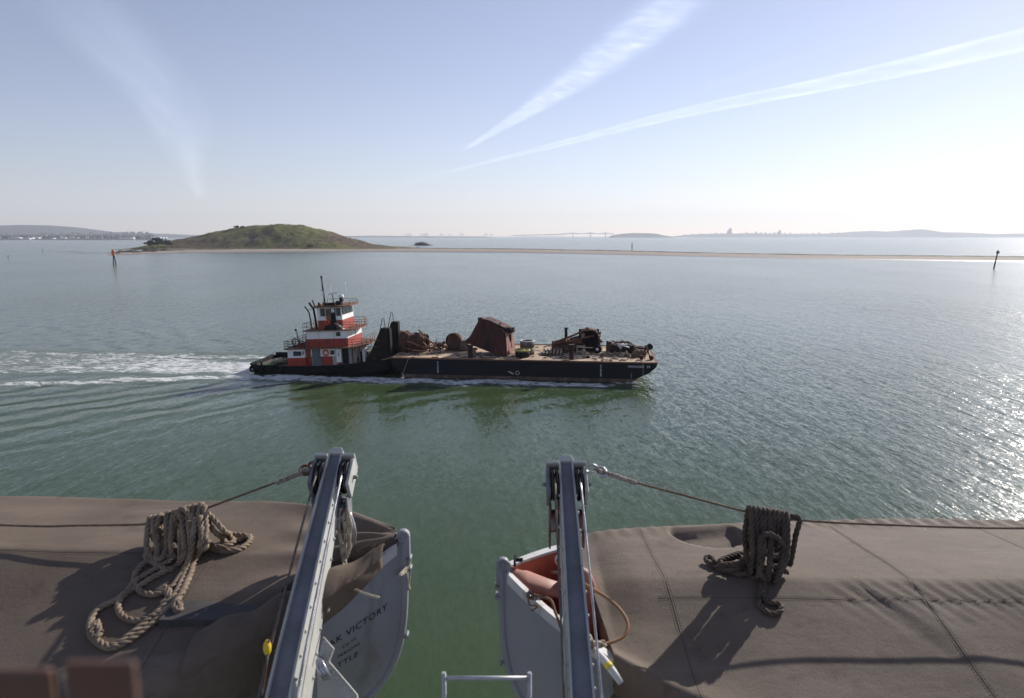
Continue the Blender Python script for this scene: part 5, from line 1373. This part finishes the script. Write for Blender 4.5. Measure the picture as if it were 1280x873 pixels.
root = empty('rope_hank', wire_at(lw, -2.15), (0, 0, 0), 'pale hank of thick rope slung over the left span wire and trailing in long bights', 'rope')
b = MB(); path = []
xs_ = [lerp(188, 252, k/9)+rnd.uniform(-2, 2) for k in range(10)]
for k in range(10):
    top = W(xs_[k], interp([(185, 654), (255, 635)], xs_[k])); top.z += RR+.01
    bf = hit(LBT, xs_[k]*.85+33+rnd.uniform(-9, 9), rnd.uniform(690, 704), .02); bf.y = min(bf.y, 4.12)
    if k in (2, 5): bf = hit(LBT, xs_[k], 676, .05)
    fr_ = top+Vector((0, -.028, -.03)); bk = top+Vector((0, .028, -.03))
    m1 = fr_.lerp(bf, .55)+Vector((rnd.uniform(-.03, .03), -.03, -.02))
    b2 = bf+Vector((rnd.uniform(-.06, .06), rnd.uniform(.04, .14), .02)); m2 = bk.lerp(b2, .5)+Vector((rnd.uniform(-.03, .03), .03, -.01))
    path += [bf, m1, fr_, top, bk, m2, b2]
b.rope(path, RR, .011)
b2_ = MB()
def lay(pts, up=RR): return [hit(LBT, x, y, up) for x, y in pts]
# right hand bight
b2_.rope([W(252, 637)+Vector((0, 0, RR))]+[W(262, 656, 4.12), W(272, 668, 4.10)]+lay(((284, 674), (296, 676), (308, 672), (313, 671), (311, 678), (300, 686), (284, 689), (268, 687), (258, 681))), RR, .011)
b2_.rope([W(254, 640)+Vector((0, 0, RR))]+[W(270, 652, 4.12), W(280, 664, 4.11)]+lay(((288, 668), (300, 669), (310, 670)), RR*2.2), RR, .011)
b2_.rope([W(256, 636)+Vector((0, 0, RR)), W(258, 660, 4.06), W(256, 678, 4.0)]+lay(((262, 680), (272, 684), (284, 682), (292, 676), (284, 669), (278, 672), (284, 681)), RR*2.5), RR, .011)
# long trailing bights on the near slope
b2_.rope([W(250, 645, 4.10), W(252, 680, 3.98)]+lay(((243, 700), (238, 718), (228, 740), (215, 757), (196, 775), (170, 795), (152, 806), (138, 810), (124, 805), (114, 794), (112, 782), (117, 768), (128, 758), (146, 750), (160, 738), (170, 726), (190, 714), (215, 700))), RR, .011)
b2_.rope([W(244, 648, 4.09), W(240, 684, 3.96)]+lay(((236, 704), (228, 724), (218, 744), (200, 762), (176, 783), (158, 797), (146, 806), (134, 808), (120, 799), (115, 786), (122, 778), (122, 790))), RR, .011)
b2_.rope([W(236, 652, 4.08), W(238, 690, 3.96)]+lay(((230, 712), (220, 728), (212, 736), (200, 742), (186, 743), (174, 738), (168, 728), (170, 716), (178, 706), (192, 699), (205, 697))), RR, .011)
b2_.rope(lay(((240, 712), (232, 730), (222, 748), (206, 763), (188, 772), (170, 776), (155, 772), (148, 762), (149, 752), (158, 742), (172, 734), (188, 724), (210, 712))), RR, .011)
b2_.rope([W(228, 655, 4.1), W(230, 690, 3.95)]+lay(((222, 706), (210, 712), (196, 706), (186, 700), (182, 694), (190, 690), (206, 694), (220, 698))), RR, .011)
# knots
b2_.rope(lay(((222, 754), (214, 748), (208, 740), (206, 734), (211, 738), (214, 748), (207, 755), (203, 754), (210, 750))), RR*1.05, .011)
b2_.rope(lay(((228, 740), (220, 752), (226, 758), (222, 764), (218, 756), (226, 750)), RR*2.2), RR, .011)
b2_.rope(lay(((118, 782), (124, 790), (120, 798), (114, 790), (122, 784), (126, 792)), RR*2.0), RR, .011)
b3_ = MB()
b3_.rope([W(226, 648, 4.14), W(222, 640, 4.15), W(229, 637, 4.16), W(236, 642, 4.15), W(240, 650, 4.12), W(236, 664, 4.06), W(244, 660, 4.06), W(250, 668, 4.05), W(258, 684, 3.98), W(250, 686, 3.98), W(256, 678, 4.0), W(262, 676, 4.0)], RR, .011)
for bb, nm in ((b, 'hung_loops'), (b2_, 'trailing_bights'), (b3_, 'frapping')): pbuild(bb, nm, M_rope_l, root)
# lettering on the left boat
let('RED OAK VICTORY', .066, .13, .27)
let('CU FT', .034, .35, .325)
let('PERSONS', .034, .32, .365)
let('SEATTLE', .060, .32, .425)
# ------------------------------------------------------------------ lashings between the davits and the boats
M_lash = mat('pale_lashing', (0.42, 0.37, 0.29), 0.9, 0, 0.3, 20, (0.22, 0.16, 0.11), (0.5, 0.6))
t = empty('hook_tackle', W(438, 650, 4.05), (0, 0, 0), 'tangle of chain, hook and tan rope between the left davit head and its boat', 'tackle')
b = MB(); b.tube(catmull([W(430, 622, 4.1), W(429, 648, 4.08), W(427, 672, 4.06), W(430, 700, 4.02)], .03), .016, 7); b.tube(catmull([W(436, 640, 4.1), W(441, 655, 4.08), W(443, 668, 4.08), W(441, 682, 4.08), W(436, 690, 4.06)], .02), .014, 8); b.box(W(432, 660, 4.07)-Vector((.02, .02, .09)), W(432, 660, 4.07)+Vector((.02, .02, .06)))
pbuild(b, 'hook', M_chrome, t)
b = MB()
for k in range(7): b.ring(W(431+rnd.uniform(-2, 3), 640+k*9, 4.04), (1, rnd.uniform(-1, 1), rnd.uniform(-.6, .6)), .032, .009, 14, 6)
pbuild(b, 'chain', M_rustb, t)
b = MB()
for k in range(6):
    x = 428+rnd.uniform(-4, 8)
    b.rope([W(x, 636, 4.02), W(x+rnd.uniform(-5, 7), 660, 4.0), W(x+rnd.uniform(-6, 5), 685, 3.98), W(432+rnd.uniform(-5, 6), 705, 3.95)], .009, .008)
b.rope([W(432, 700, 3.92), W(434, 720, 3.85), W(437, 733, 3.78), W(446, 738, 3.75), W(462, 744, 3.70), W(474, 747, 3.68)], .008, .008)
b.rope([W(430, 705, 3.92), W(424, 722, 3.8), W(416, 742, 3.7), W(410, 765, 3.6)], .008, .008)
for k in range(3): b.ring(W(437+k*2, 733, 3.78), (1, k-1, .5), .022, .008, 12, 6)
pbuild(b, 'rope_turns', M_lash, t)
b = MB(); b.rope([W(511, 686, 4.12), W(513, 700, 4.10), W(508, 712, 4.05), W(500, 718, 3.98), W(512, 708, 4.1), W(511, 730, 4.1), W(512, 738, 4.08)], .008, .008); b.rope([W(498, 720, 3.97), W(506, 716, 4.03), W(512, 712, 4.08)], .012, .008); b.rope([W(508, 714, 4.08), W(510, 732, 4.08), W(507, 742, 4.08)], .006, .008)
o = b.build('stem_lashing', M_lash); tag(o, 'pale cord lashed round the stem head of the left lifeboat', 'rope')
t = empty('hook_tackle', W(703, 690, 4.12), (0, 0, 0), 'hook and pale strop under the right davit head above the open bow', 'tackle')
b = MB(); b.tube(catmull([W(703, 640, 4.14), W(702, 665, 4.13), W(704, 690, 4.12), W(701, 706, 4.11)], .03), .014, 7); b.ring(W(703, 700, 4.11), (0, 1, .2), .04, .012, 16, 7); pbuild(b, 'hook', M_chrome, t)
b = MB()
for k in range(4): b.rope([W(705+rnd.uniform(-2, 3), 672, 4.10), W(700+k*2, 690, 4.07), W(705+rnd.uniform(-3, 3), 715, 4.02)], .010, .008)
pbuild(b, 'strop', M_lash, t)
# arched hook post inside the open bow
b = MB(); P = [(RB.x0+.42, YC, 16.45), (RB.x0+.40, YC, 16.78), (RB.x0+.43, YC-.01, 16.88), (RB.x0+.52, YC-.04, 16.88), (RB.x0+.56, YC-.05, 16.75), (RB.x0+.57, YC-.05, 16.45)]
b.tube(catmull(P, .03), .040, 10); rfin(b, 'hook_post', M_salmon)
b = MB(); b.box((RB.x0+.07, YC-.03, 16.93), (RB.x0+.085, YC+.05, 16.97)); b.box((RB.x0+.07, YC+.035, 16.93), (RB.x0+.13, YC+.05, 16.95)); rfin(b, 'bow_fitting', M_black)
b = MB(); b.rope([W(662, 741, 3.86), W(672, 745, 3.82), W(688, 750, 3.74), W(694, 765, 3.66), W(703, 790, 3.56), W(712, 812, 3.48)], .009, .008); b.rope([W(660, 746, 3.82), W(662, 756, 3.8), W(672, 758, 3.78), W(664, 764, 3.78)], .006, .008)
for k in range(4): b.ring(W(662+k*2, 744+k, 3.84), (1, k-2, .4), .018, .006, 10, 5)
o = b.build('bow_painter', mat('brown_cord', (0.20, 0.12, 0.08), 0.9, 0, 0.3, 20)); tag(o, 'thin brown cord tied to the gunwale and led down behind the right davit', 'rope')
# rusty wire loop springing out by the right davit
t = empty('wire_pendant', W(745, 800, 3.4), (0, 0, 0), 'stiff rusty wire loop bowing out over the dark end of the right cover', 'wire')
b = MB(); b.tube(catmull([W(690, 715, 3.98), W(715, 722, 3.88), W(740, 736, 3.75), W(762, 750, 3.62), W(778, 766, 3.52), W(785, 781, 3.45), W(781, 794, 3.40), W(768, 802, 3.36), W(750, 806, 3.33), W(738, 805, 3.31)], .03), .0095, 8); pbuild(b, 'wire', mat('rusty_wire', (0.22, 0.115, 0.055), 0.7, 0, 0.3, 12), t)
b = MB(); b.rope([W(756, 805, 3.34), W(745, 806, 3.32), W(732, 804, 3.30)], .020, .008); b.ring(W(738, 802, 3.31), (1, .3, .2), .035, .009, 14, 6); pbuild(b, 'splice', M_lash, t)
# added roll standing for the white and yellow length of near gunwale
def gunwale_roll(name, pts, r, label, band):
    t = empty(name, pts[0], (0, 0, 0), label, 'gunwale_roll'); P = catmull(pts, .03)
    b = MB(); b.tube(P, lambda s: r*(0.75+.25*sin(pi*min(1, max(0, s*1.02)))**.4), 14); pbuild(b, 'roll', M_lwhite, t)
    n = len(P); i0, i1 = int(n*band[0]), max(int(n*band[0])+2, int(n*band[1])); b = MB(); b.tube(P[i0:i1], r*1.06, 14); pbuild(b, 'band', mat('yellow_band', (0.62, 0.50, 0.05), 0.6, 0, 0.15, 6), t)
gunwale_roll('gunwale_patch_roll', [W(742, 812, 3.28), W(754, 824, 3.23), W(768, 842, 3.16), W(776, 854, 3.12)], .020, 'white gunwale length with a yellow patch at the foot of the right davit', (.55, .8))
t = empty('yellow_float', W(334, 812, 3.0), (0, 0, 0), 'small yellow float beside the foot of the left davit', 'float')
b = MB(); b.blob(W(334, 810, 3.0), .027, 2, .05, 8, sq=(.7, .8, 1.5), smooth=True); pbuild(b, 'body', mat('yellow_float_paint', (0.70, 0.50, 0.03), 0.5, 0, 0.1, 10), t)
b = MB(); b.tube(catmull([W(336, 800, 3.0), W(333, 830, 2.98), W(327, 870, 2.95)], .03), .006, 6); pbuild(b, 'lanyard', M_rustb, t)
# handrail hoop of the side ladder between the boats
b = MB(); a = W(555, 848, 3.0); c = W(662, 848, 3.0); rr_ = .0105
b.tube([a, c], rr_, 10); b.tube([a+Vector((0, 0, .03)), a+Vector((0, -.05, -1.9))], rr_, 10); b.tube([c+Vector((0, 0, .03)), c+Vector((0, -.05, -1.9))], rr_, 10); b.tube([a+Vector((0, -.02, -.5)), c+Vector((0, -.02, -.5))], rr_*.8, 10)
tag(b.build('ladder_hoop', mat('galvanised_pipe', (0.42, 0.43, 0.43), 0.45, 0.3, 0.15, 6)), 'low grey pipe hoop at the bottom edge between the two lifeboats', 'handrail')
# wooden rail cap close to the camera, at the lower left
M_rail = mat('varnished_rail', (0.125, 0.072, 0.053), 0.55, 0, 0.15, 5, (0.16, 0.065, 0.045), (0.5, 0.62))
t = empty('ship_rail', tuple(aty(120, 840, .45)), (0, 0, 0), 'blurred brown wooden rail cap close by at the lower left corner', 'rail')
def railbox(x0, x1, ytop):
    a = aty(x0, ytop, .45); c = aty(x1, ytop, .45)
    return MB().box((a.x, .449, a.z-.12), (c.x, .455, a.z))
pbuild(railbox(79, 167, 829), 'cap_end', M_rail, t, bevel=.002)
pbuild(railbox(-160, 62, 838), 'cap', M_rail, t, bevel=.002)
a = aty(70, 840, .45); b = MB(); b.cyl((a.x, .452, a.z-.12), (a.x, .452, a.z), .0026, .0026, 10); pbuild(b, 'bolt', M_black, t)
# boat deck and ship side that carry davits and rail (below the picture)
M_sdeck = mat('ship_deck_paint', (0.16, 0.15, 0.15), 0.8, 0, 0.2, 2); M_sside = mat('ship_side_grey', (0.30, 0.32, 0.34), 0.6, 0, 0.15, 0.6)
b = MB(); b.box((-14, -8, 14.6), (14, 2.62, 14.9)); tag(b.build('ship_deck', M_sdeck), kind='structure')
b = MB(); b.box((-60, -9, -2), (60, 2.5, 14.597)); tag(b.build('ship_side_wall', M_sside), kind='structure')
